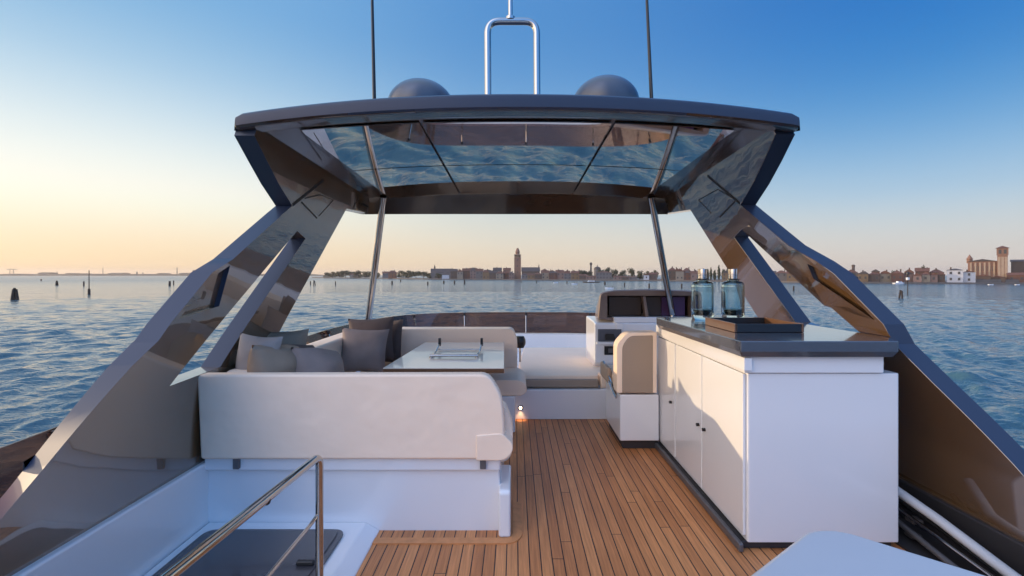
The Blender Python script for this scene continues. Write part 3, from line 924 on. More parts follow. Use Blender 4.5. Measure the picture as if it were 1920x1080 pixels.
obj('back_panel', prism_xz(bi, 3.867, 3.880, .003, 1, 40), M['leather_back'], hs)
obj('seat_cushion', rbox(T(1163, 0)[0] - .01, 1.26, 4.030, 4.540, .45, .60, .03, 4), M['leather'], hs)
for k in range(2):
    z = .46 + .09 * k
    obj('armrest_tube', tube(fillet([(T(1163, 0)[0] - .02, 3.940, .43 + .03 * k), (T(1163, 0)[0] - .035, 4.120, .50 + .05 * k), (T(1163, 0)[0] - .03, 4.440, .62 + .03 * k)], .08), .009, 10), M['chrome'], hs)
obj('side_pad', rbox(T(1163, 0)[0] - .05, T(1163, 0)[0] - .012, 4.170, 4.520, .50, .64, .015), M['leather_back'], hs)

# ------------------------------------------------------------------ helm console with screen hood
hc = thing('helm_console', 'white helm console with dark gauges under a brown screen hood', 'helm console', (1.5, 5.5, .28))
H = lambda px, py, Y: W(px, py, Y)
YC = 5.3
prof_c = [(5.3, .47), (5.3, .93), (5.42, .945), (5.95, .96), (5.95, .28), (5.5, .28)]
bx0, bx1 = H(1115, 0, YC).x, 2.05
obj('console_body', prism_yz(prof_c, bx0, bx1, .018, 3, 25), M['white'], hc)
obj('console_ledge', rbox(H(1152, 0, YC).x, bx1, 5.33, 5.9, .935, 1.0, .012), M['white'], hc)
obj('dash_recess', rbox(H(1121, 0, YC).x, H(1165, 0, YC).x, YC - .012, YC + .02, H(0, 640, YC).z, H(0, 617, YC).z, .004), M['dome'], hc)
obj('dash_sill', rbox(H(1118, 0, YC).x, H(1195, 0, YC).x, YC - .05, YC - .001, H(0, 645, YC).z, H(0, 640.5, YC).z, .004), M['white'], hc)
obj('control_panel', prism_xz([tuple(H(px, py, YC).xz) for px, py in ((1134, 637), (1134, 627), (1137, 625), (1150, 625), (1154, 637))], YC - .03, YC - .013, .003), M['black'], hc)
obj('control_panel', rbox(H(1160, 0, YC).x, H(1190, 0, YC).x, YC - .03, YC - .013, H(0, 637, YC).z, H(0, 626, YC).z, .003), M['black'], hc)
obj('gauge', rbox(H(1133, 0, YC).x, H(1160, 0, YC).x, YC - .015, YC + .01, H(0, 665, YC).z, H(0, 649, YC).z, .003), M['black'], hc)
obj('gauge_face', rbox(H(1140, 0, YC).x, H(1158, 0, YC).x, YC - .019, YC - .0152, H(0, 661, YC).z, H(0, 653, YC).z, .001), M['hatch_frame'], hc)
YH = 5.35
ho = round_poly([tuple(H(*p, YH).xz) for p in ((1121, 599), (1125, 549), (1150, 544), (1215, 542), (1290, 544.5), (1312, 549), (1318, 599), (1290, 603), (1150, 603))], [.03, .05, .05, .1, .05, .05, .03, .02, .02], 5)
hi_ = [tuple(H(*p, YH).xz) for p in ((1139, 596), (1137, 554.5), (1302, 554.5), (1305, 596))]
bm = bmesh.new()
# hollow hood: ring at the opening, outer skin back, inner recess
def ring(pts, y): return [bm.verts.new((x, y, z)) for x, z in pts]
n = len(ho)
cxh = sum(p[0] for p in ho) / n; czh = sum(p[1] for p in ho) / n
def inner_of(p):
    x0, x1 = hi_[0][0], hi_[2][0]; z0, z1 = hi_[0][1], hi_[1][1]
    return (min(max(p[0], x0), x1), min(max(p[1], z0), z1))
hin = [inner_of(p) for p in ho]
r0 = ring(ho, YH + .02); r1 = ring([((x - cxh) * .985 + cxh, (z - czh) * .93 + czh) for x, z in ho], YH)
r2 = ring([((x - cxh) * 1.0 + cxh, (z - czh) * 1.0 + czh) for x, z in hin], YH + .012)
r3 = ring([((x - cxh) * .97 + cxh, (z - czh) * .94 + czh) for x, z in hin], YH + .16)
rb = ring([((x - cxh) * .9 + cxh, (z - czh) * .5 + H(0, 600, YH).z * .5 + .5 * czh - .02) for x, z in ho], YH + .55)
def br(a, b):
    for i in range(n):
        bm.faces.new((a[i], a[(i + 1) % n], b[(i + 1) % n], b[i]))
br(r0, rb); br(r0, r1); br(r1, r2); br(r2, r3)
bm.faces.new(rb); 
bmesh.ops.remove_doubles(bm, verts=bm.verts, dist=.0004)
obj('screen_hood', bm, M['hood'], hc, 40)
def scr(px0, px1, py0, py1, m, nm='screen', y=YH + .13):
    a, b = H(px0, py1, YH), H(px1, py0, YH)
    return obj(nm, rbox(a.x, b.x, y, y + .015, a.z, b.z, .004), m, hc)
scr(1146, 1208, 557, 594, M['screen']); scr(1218, 1246, 557, 594, M['screen']); scr(1247, 1292, 557, 594, M['screen_purple'], 'screen', YH + .128)
obj('divider', prism_xz([tuple(H(px, py, YH).xz) for px, py in ((1207, 556), (1212, 556), (1218, 595), (1212, 595))], YH + .03, YH + .14, .003), M['hood'], hc)
for px in (1176, 1253):
    a = H(px, 557, YH)
    obj('hood_lamp', rbox(a.x - .03, a.x + .03, YH + .06, YH + .1, a.z - .006, a.z, .003), M['chrome'], hc)
obj('console_pod', rbox(H(1153, 0, YH).x, H(1167, 0, YH).x, YH - .06, YH + .05, H(0, 618, YH).z, H(0, 605, YH).z, .01), M['white'], hc)

# ------------------------------------------------------------------ galley cabinet
gc = thing('galley_cabinet', 'tall white galley cabinet with grey stone counter on the starboard side', 'cabinet', (1.7, 3.2, 0))
YG = 2.46
G = lambda px, py, Y=YG: (W(px, py, Y).x, W(px, py, Y).z)
zt = G(0, 700)[1]
x_f = 1.25
body = prism_xy(round_poly([(1.262, YG), (2.085, YG), (2.085, 3.98), (1.262, 3.98)], [.012, .012, 0, 0], 3), .045, zt, .006, 2, 40)
obj('carcass', body, M['white'], gc)
obj('upper_band', prism_xy([(1.236, YG - .015), (1.99, YG - .015), (1.99, 3.985), (1.236, 3.985)], zt + .004, 1.060, .006, 2, 40), M['white'], gc)
obj('top_strip', prism_xy([(1.225, YG - .035), (1.27, YG - .035), (1.27, 3.99), (1.245, 3.99)], zt + .02, 1.055, .005, 2, 40), M['white'], gc)
ct = round_poly([(1.194, 2.40), (2.03, 2.40), (2.10, 2.50), (2.05, 3.77), (1.16, 3.77)], [.006, .01, .02, .02, .06], 4)
bmc = bmesh.new()
ins = lambda k: [((x - 1.62) * k[0] + 1.62, (y - 3.1) * k[1] + 3.1) for x, y in ct]
lv = [(ins((.965, .98)), 1.062), (ins((1, 1)), 1.092), (ins((1, 1)), 1.143), (ins((.994, .996)), 1.148)]
rr_ = [[(x, y, z) for x, y in P_] for P_, z in lv]
bmc = loft(rr_, close_v=True, caps=True)
obj('counter', bmc, M['counter'], gc, 20)
# door fronts on the aisle side
def door(yA, yB, z0, z1, knobs):
    d = obj('door', rbox(1.244, 1.2605, yA, yB, z0, z1, .004), M['white'], gc)
    for yk, zk in knobs:
        bmk = bmesh.new(); add_tube(bmk, [(1.244, yk, zk), (1.226, yk, zk)], .011, 12); obj('knob', bmk, M['black'], d)
Yd = lambda px: 1.244 * F / (px - CX)
def zd(px, py): return EYE - (py - CY) / F * Yd(px)
door(Yd(1393), Yd(1316.5), .075, zt - .006, [(Yd(1322), zd(1322, 805.5))])
door(Yd(1315), Yd(1267), .075, zt - .006, [(Yd(1310.5), zd(1310.5, 796))])
door(Yd(1265), Yd(1232), .075, zt - .006, [(Yd(1259), zd(1259, 754))])
obj('toe_kick', rbox(1.235, 2.06, YG + .02, 3.97, .003, .042, .006), M['rubber'], gc)
obj('toe_rail', rbox(1.205, 1.232, YG - .02, 4.02, .003, .05, .008), M['hatch_frame'], gc)

# tray and lanterns standing on the counter
tr = thing('tray', 'dark rectangular serving tray on the counter in front of the lanterns', 'tray', (1.55, 2.97, 1.1485))
tx0, tx1, ty0, ty1, tz = 1.332, 1.757, 2.755, 3.18, 1.1485
obj('bottom', rbox(tx0 + .015, tx1 - .015, ty0 + .015, ty1 - .015, tz, tz + .012, .003), M['black'], tr)
for a in ((tx0, tx0 + .014, ty0, ty1), (tx1 - .014, tx1, ty0, ty1)): obj('side_wall', rbox(*a, tz, tz + .054, .004), M['wood'], tr)
for a in ((tx0 + .0145, tx1 - .0145, ty0, ty0 + .014), (tx0 + .0145, tx1 - .0145, ty1 - .014, ty1)): obj('end_wall', rbox(*a, tz, tz + .052, .004), M['black'], tr)
def lantern(px, lb):
    YL = 3.60
    b = W(px, 0, YL); b.z = 1.1482
    t = thing('glass_jar', lb, 'jar', b, 'glass jars on the counter')
    r = .085
    op = [(0, 0), (r * .9, 0), (r * .97, .015), (r, .04), (r, .262), (r * .96, .28), (r * .8, .295), (.045, .302), (.045, .308)]
    ip = [(.036, .308), (.036, .292), (r * .76, .28), (r * .84, .255), (r * .82, .06), (r * .7, .034), (0, .03)]
    obj('vessel', lathe(op + ip, b, 40), M['glass'], t)
    obj('base', lathe([(0, .032), (r * .66, .036), (r * .78, .058), (r * .80, .075), (0, .072)], b, 30), M['black'], t)
    obj('collar', lathe([(0, .3085), (.052, .3085), (.052, .316), (0, .316)], b, 28), M['black'], t)
    obj('stopper', lathe([(0, .3165), (.034, .3165), (.036, .322), (.036, .392), (.034, .397), (0, .397)], b, 28), M['chrome'], t)
lantern(1317, 'blue tinted glass jar with steel stopper, nearer the helm')
lantern(1374, 'blue tinted glass jar with steel stopper, nearer the starboard arch')

# ------------------------------------------------------------------ near things: stair hatch, hand rail, locker top, side rails
hh = thing('stair_hatch', 'dark smoked sliding hatch with grey frame at the lower left', 'hatch', (-1.28, 1.9, .05))
hx0, hx1, hy1 = -1.735, -.952, 2.56
fo = round_poly([(hx0, .5), (hx1, .5), (hx1, hy1), (hx0, hy1)], .07, 5)
fi = round_poly([(hx0 + .028, .53), (hx1 - .028, .53), (hx1 - .028, hy1 - .028), (hx0 + .028, hy1 - .028)], .05, 5)
obj('frame', prism_xy(fo, .0505, .066, .006, 2, 40), M['hatch_frame'], hh)
obj('panel', prism_xy(fi, .0665, .074, .004, 2, 40), M['hatch'], hh)
hp = onz(572, 1055, .085)
obj('handle', rbox(hp.x - .04, hp.x + .045, hp.y - .012, hp.y + .012, .0745, .097, .006), M['black'], hh)

hr = thing('hand_rail', 'polished steel hand rail standing over the stair hatch', 'hand rail', (-.905, 2.1, .1))
P0 = W(599, 850, 2.1)
obj('top_rail', tube(fillet([(P0.x, P0.y, .10), (P0.x, P0.y, P0.z - .012), (P0.x - .01, 1.2, P0.z + .03), (P0.x - .02, .55, P0.z + .06)], .05, 7), .0175, 16), M['chrome'], hr)
P1 = W(597, 963, 2.1)
obj('lower_rail', tube(fillet([(P1.x, P1.y, P1.z), (P1.x - .01, 2.04, P1.z - .02), (P1.x - .02, .55, P1.z - .02)], .03, 4), .0085, 12), M['chrome'], hr)
lw = W(517, 912, 1.75)
bm = bmesh.new(); add_tube(bm, [(P0.x - .004, 1.66, P0.z + .003), (P0.x - .005, 1.655, P0.z + .003)], .0185, 16); obj('rail_joint', bm, M['seam'], hr)

lk = round_poly([(.555, 1.115), (.86, 1.335), (.955, 1.335), (1.40, .93), (1.40, .3), (.3, .3), (.3, .93)], [.12, .10, .10, .05, .05, .05, .05], 8)
lt = thing('locker', 'white moulded locker top with rounded corner at the lower right', 'locker', (.85, .9, 0))
obj('lid', prism_xy(lk, .70, .755, .022, 5, 40), M['locker'], lt)
lk2 = [((x - .85) * .97 + .85, (y - .8) * .97 + .8) for x, y in lk]
obj('body', prism_xy(lk2, .002, .696, .006, 2, 40), M['white'], lt)

sr = thing('side_rail', 'pale tubular rail running along the starboard side well', 'rail', (2.25, 2.2, .2))
obj('upper_tube', tube([W(1670, 912, 2.62), W(1760, 975, 2.42), W(1905, 1085, 2.05), W(2060, 1195, 1.7)], .026, 16), M['locker'], sr)
obj('middle_tube', tube([W(1680, 950, 2.62), W(1755, 1005, 2.4), W(1860, 1082, 2.1), W(2000, 1180, 1.75)], .010, 12), M['chrome'], sr)
obj('lower_tube', tube([W(1680, 975, 2.62), W(1745, 1028, 2.4), W(1800, 1072, 2.2), W(1900, 1150, 1.9)], .016, 12), M['hatch_frame'], sr)
obj('inner_tube', tube([W(1680, 935, 2.66), W(1765, 993, 2.45), W(1890, 1088, 2.12), W(2040, 1195, 1.75)], .014, 12), M['black'], sr)
for px, py in ((1714, 975), (1712, 1003), (1728, 1030)):
    q = W(px, py, 2.55)
    obj('fitting', rbox(q.x - .03, q.x + .03, q.y - .03, q.y + .03, q.z - .012, q.z + .012, .008), M['hatch_frame'], sr)
# ------------------------------------------------------------------ far shores: quay, houses, churches, trees, piles and boats
rnd = random.Random(11)
SH = [(560, 521.0), (600, 521.5), (700, 522.5), (800, 524), (960, 525), (1100, 526), (1240, 527), (1400, 528.5), (1560, 531), (1700, 532), (1920, 533), (2150, 533)]
def shore_y(px):
    for (a, ya), (b, yb) in zip(SH, SH[1:]):
        if px <= b:
            return ya + (yb - ya) * max(0, px - a) / (b - a)
    return SH[-1][1]
def shore_Y(px): return (EYE - SEA) * F / (shore_y(px) - CY)
def ground_at(px, d=0):
    """point on the quay, d metres behind the water's edge, along the line of sight of photo column px"""
    Y = shore_Y(px)
    p = Vector(((px - CX) / F * Y, Y, 0))
    u = p.normalized()
    return p + u * d
QZ = SEA + 1.0
bm = bmesh.new()
fr, bk = [], []
for k in range(60):
    px = 585 + (2150 - 585) * k / 59
    a, b = ground_at(px, 0), ground_at(px, 160)
    fr.append((a.x, a.y)); bk.append((b.x, b.y))
add_prism(bm, fr + bk[::-1], lambda x, y: (x, y, SEA - 1.5), lambda x, y: (x, y, QZ))
M['quay'] = mat('stone_quay', (.13, .11, .095), .85, var=.3, vscale=.2)
tag(obj('quay', bm, M['quay'], None, 0), kind='structure')

def wallmat(nm, c): return mat(nm, tuple(v * .52 for v in c), .85, var=.18, vscale=.35)
WALLS = {'ochre': wallmat('ochre_plaster', (.36, .23, .12)), 'brick red': wallmat('red_brick', (.24, .11, .075)), 'pink': wallmat('pink_plaster', (.40, .26, .22)),
         'grey': wallmat('grey_plaster', (.26, .24, .24)), 'cream': wallmat('cream_plaster', (.46, .38, .29)), 'brown': wallmat('brown_plaster', (.19, .13, .10)),
         'white': wallmat('white_plaster', (.95, .95, .98)), 'orange': wallmat('orange_plaster', (.42, .18, .09))}
M['tile'] = mat('terracotta_tile', (.14, .062, .042), .9, var=.35, vscale=.8)
M['darkroof'] = mat('dark_roof', (.075, .06, .058), .9, var=.3, vscale=.8)
M['win'] = mat('dark_window', (.03, .03, .035), .3, var=.1)
M['brick'] = mat('tower_brick', (.24, .125, .08), .85, var=.2, vscale=.6)
M['stone'] = mat('pale_stone', (.36, .26, .18), .85, var=.2, vscale=.6)
wbm = bmesh.new(); add_box(wbm, -.5, .5, -.12, .02, -.7, .7)
WIN_ME = bpy.data.meshes.new('window'); wbm.to_mesh(WIN_ME); wbm.free(); WIN_ME.materials.append(M['win'])

def local_root(name, label, cat, px, d, group=None, z=QZ):
    g = ground_at(px, d)
    o = bpy.data.objects.new(name, None)
    o.empty_display_size = 1
    col.objects.link(o)
    o.location = (g.x, g.y, z)
    o.rotation_euler = (0, 0, -math.atan2(g.x, g.y))       # faces the water
    o['_sub'] = 1
    tag(o, label, cat, group)
    return o, g.length
def lobj(name, bm, m, parent, smooth=0):
    bmesh.ops.recalc_face_normals(bm, faces=bm.faces)
    me = bpy.data.meshes.new(name); bm.to_mesh(me); bm.free(); me.materials.append(m)
    if smooth:
        me.shade_smooth(); me.set_sharp_from_angle(angle=R(smooth))
    o = bpy.data.objects.new(name, me); col.objects.link(o); o.parent = parent
    return o
def m_per_px(px, dist):      # metres across the line of sight per photo pixel at that distance
    az = math.atan((px - CX) / F)
    return dist * math.cos(az) ** 2 / F / 1.0
def height(px, dist, ytop):
    return EYE - (ytop - CY) / F * (dist * math.cos(math.atan((px - CX) / F))) - QZ
def gable(bm, x0, x1, y0, y1, z0, z1, ov=.4, hip=.0):
    if x1 - x0 >= y1 - y0:
        ym = (y0 + y1) / 2; h = hip * (y1 - y0) / 2
        v = [bm.verts.new(p) for p in ((x0 - ov, y0 - ov, z0), (x1 + ov, y0 - ov, z0), (x1 + ov, y1 + ov, z0), (x0 - ov, y1 + ov, z0), (x0 - ov + h, ym, z1), (x1 + ov - h, ym, z1))]
        for f in ((0, 1, 5, 4), (2, 3, 4, 5), (0, 4, 3), (1, 2, 5), (3, 2, 1, 0)): bm.faces.new([v[i] for i in f])
    else:
        xm = (x0 + x1) / 2; h = hip * (x1 - x0) / 2
        v = [bm.verts.new(p) for p in ((x0 - ov, y0 - ov, z0), (x1 + ov, y0 - ov, z0), (x1 + ov, y1 + ov, z0), (x0 - ov, y1 + ov, z0), (xm, y0 - ov + h, z1), (xm, y1 + ov - h, z1))]
        for f in ((0, 1, 4), (1, 2, 5, 4), (2, 3, 5), (3, 0, 4, 5), (3, 2, 1, 0)): bm.faces.new([v[i] for i in f])
def house(px0, px1, ytop, d, wall, roof, label, hip=0, wins=True, group='houses along the far shore', rf=.26, dep=None, chim=True):
    px = (px0 + px1) / 2
    o, D = local_root('house', label, 'house', px, d, group)
    w = (px1 - px0) * m_per_px(px, D); h = height(px, D, ytop)
    hr = min(h * rf, 3.2); hw_ = h - hr
    dp = dep or max(7, min(12, w * .7))
    bm = bmesh.new(); add_box(bm, -w / 2, w / 2, 0, dp, -.5, hw_); lobj('wall', bm, WALLS[wall], o)
    bm = bmesh.new(); gable(bm, -w / 2, w / 2, 0, dp, hw_ + .01, h, .35, hip); r = lobj('roof', bm, M['tile'] if roof == 'terracotta' else M['darkroof'], o)
    if chim and w > 5:
        cx = rnd.uniform(-.3, .3) * w
        bm = bmesh.new(); add_box(bm, cx - .4, cx + .4, dp * .3, dp * .3 + .8, hw_ + hr * .3, h + .9); lobj('chimney', bm, WALLS['brown'], r)
    if wins:
        nf = max(1, int(hw_ / 3.1)); nc = max(1, int(w / 3.0))
        for i in range(nf):
            for j in range(nc):
                if rnd.random() < .12: continue
                c = bpy.data.objects.new('window', WIN_ME); col.objects.link(c); c.parent = o
                c.location = (-w / 2 + (j + .5) * w / nc, 0, (i + .55) * hw_ / nf)
                c.scale = (1.15, 1, 1.15)
    return o

# crown and trunk of leaf clumps
def leaf(nm, c, v=.5):
    return mat(nm, c, .8, var=v, vscale=.5)
M['leaf'] = leaf('dark_foliage', (.045, .052, .024)); M['leaf2'] = leaf('olive_foliage', (.075, .07, .028)); M['trunk'] = mat('bark', (.06, .045, .035), .9)
def crown_mesh(kind, seed):
    r_ = random.Random(seed); bm = bmesh.new()
    blobs = []
    if kind == 'round':
        for _ in range(11):
            a = r_.random() * 6.28; q = r_.random() ** .5 * .42
            blobs.append((Vector((q * math.cos(a), q * math.sin(a), r_.uniform(.22, .82))), r_.uniform(.17, .29)))
    else:
        for k in range(8):
            t = k / 7; blobs.append((Vector((r_.uniform(-.02, .02), r_.uniform(-.02, .02), .14 + .8 * t)), .15 * math.sin(math.pi * (.18 + .8 * t)) + .02))
    for c, rad in blobs:
        for _ in range(95 if kind == 'round' else 70):
            v = Vector((r_.gauss(0, 1), r_.gauss(0, 1), r_.gauss(0, 1))).normalized() * rad * r_.uniform(.6, 1.1)
            p = c + v; s = r_.uniform(.022, .05)
            n_ = (v.normalized() + Vector((r_.uniform(-.6, .6), r_.uniform(-.6, .6), r_.uniform(-.6, .6)))).normalized()
            t1 = n_.orthogonal().normalized(); t2 = n_.cross(t1)
            bm.faces.new([bm.verts.new(p + t1 * s * a + t2 * s * b) for a, b in ((-1, -.6), (.9, -.8), (1, .7), (-.7, 1))])
    me = bpy.data.meshes.new('crown'); bm.to_mesh(me); bm.free()
    return me
CROWN = {}
for k_ in ('round', 'tall'):
    for s_ in range(4):
        me = crown_mesh(k_, s_ * 7 + (3 if k_ == 'tall' else 0)); me.materials.append(M['leaf'] if s_ % 2 == 0 or k_ == 'tall' else M['leaf2'])
        CROWN[k_, s_] = me
tbm = bmesh.new(); add_tube(tbm, [(0, 0, -.02), (.01, 0, .25), (-.01, .01, .5), (.02, 0, .75)], [.035, .026, .018, .006], 8)
for sx in (-1, 1, .3): add_tube(tbm, [(0, 0, .33), (sx * .12, .06 * sx, .5), (sx * .2, .1, .66)], [.016, .010, .004], 6)
TRUNK_ME = bpy.data.meshes.new('trunk'); tbm.to_mesh(TRUNK_ME); tbm.free(); TRUNK_ME.materials.append(M['trunk'])
def tree(px, ytop, wpx, d, label, kind='round', group='trees along the far shore'):
    o, D = local_root('tree' if kind == 'round' else 'cypress_tree', label, 'tree', px, d, group)
    h = height(px, D, ytop); w = wpx * m_per_px(px, D)
    s = w if kind == 'round' else w * 2.6
    o.scale = (s, s, h)
    o.rotation_euler.z += rnd.random() * 6
    k = rnd.randrange(4)
    a = bpy.data.objects.new('crown', CROWN[kind, k]); col.objects.link(a); a.parent = o
    b = bpy.data.objects.new('trunk', TRUNK_ME); col.objects.link(b); b.parent = o
    return o
ORD = ['first', 'second', 'third', 'fourth', 'fifth', 'sixth', 'seventh', 'eighth', 'ninth', 'tenth', 'eleventh', 'twelfth', 'thirteenth', 'fourteenth', 'fifteenth', 'sixteenth']

# wooded point at the left end of the town
pts = [(613, 511, 16), (624, 508.5, 18), (636, 507.5, 20), (648, 507, 20), (659, 509, 18), (672, 508, 18), (684, 507.5, 20), (696, 509, 16), (708, 510, 14)]
for i, (px, yt, w) in enumerate(pts):
    tree(px, yt, w, rnd.uniform(6, 22), f'low dark round tree, {ORD[i]} from the left end of the wooded point')
for i, (px, yt, w) in enumerate([(752, 507, 20), (766, 506, 22), (780, 508, 18), (794, 509, 20), (806, 511, 16)]):
    tree(px, yt, w, rnd.uniform(4, 18), f'low olive tree, {ORD[i]} to the right of the orange house')
house(656, 672, 513, 3, 'cream', 'terracotta', 'small cream house among the trees of the wooded point')
house(717, 729, 509, 12, 'grey', 'terracotta', 'grey house directly left of the orange house on the far shore')
house(728, 744, 507, 5, 'orange', 'terracotta', 'orange house with terracotta roof right of the wooded point', hip=1)
# small church with spirelet
ch, D = local_root('church', 'low grey church with a thin spirelet left of the brick bell tower', 'church', 830, 22)
mp = m_per_px(830, D)
h0 = height(830, D, 511); h1 = height(830, D, 503.5)
bm = bmesh.new(); add_box(bm, -22 * mp, 18 * mp, 0, 12, -.5, h0); lobj('wall', bm, WALLS['grey'], ch)
bm = bmesh.new(); gable(bm, -22 * mp, 18 * mp, 0, 12, h0 + .01, h1, .4); rf_ = lobj('roof', bm, M['darkroof'], ch)
bm = bmesh.new(); add_tube(bm, [(-15 * mp, 6, h1 - 1), (-15 * mp, 6, h1 + 1.2), (-15 * mp, 6, h1 + 1.3), (-15 * mp, 6, height(830, D, 495.5))], [.9, .9, 1.1, .05], 8); lobj('spire', bm, M['darkroof'], rf_)
house(829, 842, 513, 2, 'white', 'dark', 'low white building on the water below the grey church', wins=False, chim=False)
tree(822, 512, 14, 2, 'low dark bush at the foot of the grey church')
spec = [(845, 858, 504, 10), (857, 868, 505, 6), (867, 882, 503, 14), (881, 893, 502, 8), (892, 906, 504, 12), (905, 918, 506, 6), (917, 931, 507, 9), (930, 944, 509, 4), (943, 955, 508, 12), (954, 964, 509, 5)]
wl = ['cream', 'brown', 'ochre', 'grey', 'pink', 'brick red']
for i, (a, b, yt, d) in enumerate(spec):
    c_ = wl[(i * 5 + 1) % 6]; rr = 'terracotta' if i % 3 else 'dark'
    house(a, b, yt, d, c_, rr, f'{c_} house with {rr} roof, {ORD[len(spec) - 1 - i]} house left of the tall bell tower', hip=i % 2)
for i, (px, yt, w) in enumerate([(888, 503, 10), (899, 504, 10), (915, 506.5, 9), (938, 510, 9)]):
    tree(px, yt, w, 26, f'dark tree crown showing over the roofs, {ORD[3 - i]} left of the tall bell tower')
k_ = 0
for seg, x0, x1, txt in (('a', 840, 962, 'from left before the tall bell tower'), ('b', 1014, 1090, 'from the long church nave rightwards'), ('c', 1244, 1330, 'from the starboard steel post rightwards'), ('d', 1570, 1712, 'from left before the waterside terrace')):
    px = x0; i = 0
    while px < x1 - 8:
        w = rnd.uniform(9, 17) * (1.4 if seg == 'd' else 1)
        c_ = wl[rnd.randrange(6)]; rr = 'terracotta' if rnd.random() < .7 else 'dark'
        house(px, px + w, rnd.uniform(501.5, 507.5) if seg != 'd' else rnd.uniform(503, 508), rnd.uniform(34, 60), c_, rr, f'{c_} {rr} roofed back row house, {ORD[i]} {txt}', hip=rnd.choice((0, 0, 1)), wins=False, group='back row houses of the town', rf=rnd.uniform(.14, .3))
        px += w + rnd.uniform(-1, 6); i += 1
# campanile
ca, D = local_root('bell_tower', 'tall brick bell tower with a small round lantern on top, alone in mid town', 'bell tower', 970.5, 16)
mp = m_per_px(970.5, D); hb = height(970, D, 477); ht_ = height(970, D, 464.5)
w2 = 6.3 * mp
bm = bmesh.new(); add_box(bm, -w2, w2, 0, 2 * w2, -.5, hb - 3.6)
lobj('shaft', bm, M['brick'], ca)
bm = bmesh.new()
for sx in (-1, 1):
    for sy in (0, 1): add_box(bm, sx * w2 - (.9 if sx > 0 else 0), sx * w2 + (0 if sx > 0 else .9), sy * (2 * w2 - .9), sy * (2 * w2 - .9) + .9, hb - 3.58, hb - .5)
add_box(bm, -.4, .4, .05, .8, hb - 3.58, hb - .5); add_box(bm, -w2 + .9, w2 - .9, 2 * w2 - .8, 2 * w2 - .1, hb - 3.58, hb - .5)
lobj('belfry', bm, M['stone'], ca)
bm = bmesh.new(); add_box(bm, -w2 - .3, w2 + .3, -.3, 2 * w2 + .3, hb - .49, hb); lobj('cornice', bm, M['stone'], ca)
bm = bmesh.new(); add_lathe(bm, [(0, hb + .01), (w2 * .62, hb + .01), (w2 * .62, hb + 2.6), (w2 * .72, hb + 2.8), (w2 * .58, hb + 4.2), (w2 * .3, ht_ - .4), (0, ht_)], (0, w2, 0), 14); lobj('lantern', bm, M['brick'], ca, 40)
for zz in (8, 15, 22):
    c = bpy.data.objects.new('window', WIN_ME); col.objects.link(c); c.parent = ca; c.location = (0, 0, zz)
# long nave to its right
na, D = local_root('church', 'long brown church nave directly right of the tall bell tower', 'church', 995, 20)
mp = m_per_px(995, D); h0 = height(995, D, 509); h1 = height(995, D, 501)
bm = bmesh.new(); add_box(bm, -17 * mp, 17 * mp, 0, 13, -.5, h0); lobj('wall', bm, WALLS['brown'], na)
bm = bmesh.new(); gable(bm, -17 * mp, 17 * mp, 0, 13, h0 + .01, h1, .4); rf_ = lobj('roof', bm, M['darkroof'], na)
bm = bmesh.new(); add_tube(bm, [(15.5 * mp, 6, h1 - .6), (15.5 * mp, 6, h1 + 1), (15.5 * mp, 6, h1 + 3.6)], [.6, .6, .04], 8); lobj('pinnacle', bm, M['darkroof'], rf_)
spec = [(978, 990, 512, 2), (989, 1003, 513, 4), (1002, 1016, 511, 6), (1015, 1030, 507, 12), (1029, 1045, 508, 8), (1044, 1058, 507, 13), (1057, 1072, 509, 7), (1071, 1086, 508, 10)]
for i, (a, b, yt, d) in enumerate(spec):
    c_ = wl[(i * 5 + 3) % 6]; rr = 'terracotta' if i % 4 else 'dark'
    house(a, b, yt, d, c_, rr, f'{c_} house with {rr} roof, {ORD[i]} house right of the tall bell tower', hip=(i + 1) % 2)
for i, (px, yt, w) in enumerate([(1092, 506.5, 14), (1102, 507.5, 14), (1128, 505, 14), (1142, 500.5, 16), (1154, 506, 16), (1168, 506, 15), (1183, 503.5, 16), (1199, 506, 16), (1214, 507, 14), (1228, 505, 14)]):
    tree(px, yt, w, rnd.uniform(14, 28), f'dark bushy tree, {ORD[i]} from the left in the row left of the helm hood post')
st_, D = local_root('chimney_stack', 'thin dark round chimney tower above the trees, left of a small dome', 'tower', 1108, 30)
mp = m_per_px(1108, D); bm = bmesh.new(); hh_ = height(1108, D, 492); add_lathe(bm, [(0, -.5), (1.7 * mp, -.5), (1.5 * mp, hh_ - 3), (2.3 * mp, hh_ - 2.8), (2.3 * mp, hh_ - .6), (1.0 * mp, hh_), (0, hh_)], (0, 0, 0), 12); lobj('stack', bm, M['darkroof'], st_, 40)
dm_, D = local_root('domed_chapel', 'small domed chapel with a thin finial behind the grey block', 'chapel', 1120, 26)
mp = m_per_px(1120, D); hd_ = height(1120, D, 505)
bm = bmesh.new(); add_lathe(bm, [(0, -.5), (6.5 * mp, -.5), (6.5 * mp, hd_)], (0, 0, 0), 20); lobj('drum', bm, WALLS['grey'], dm_, 40)
bm = bmesh.new(); add_lathe(bm, [(6.8 * mp, hd_ + .02)] + [(6.6 * mp * math.cos(a), hd_ + .02 + 5.2 * mp * math.sin(a)) for a in lin(0, 1.35, 8)] + [(.7 * mp, hd_ + 5.6 * mp), (.5 * mp, hd_ + 7.5 * mp), (0, height(1120, D, 495.5))], (0, 0, 0), 20); lobj('dome', bm, M['darkroof'], dm_, 40)
house(1118, 1147, 508.5, 4, 'grey', 'terracotta', 'broad pale grey block with rows of windows below the domed chapel', hip=1, rf=.15)
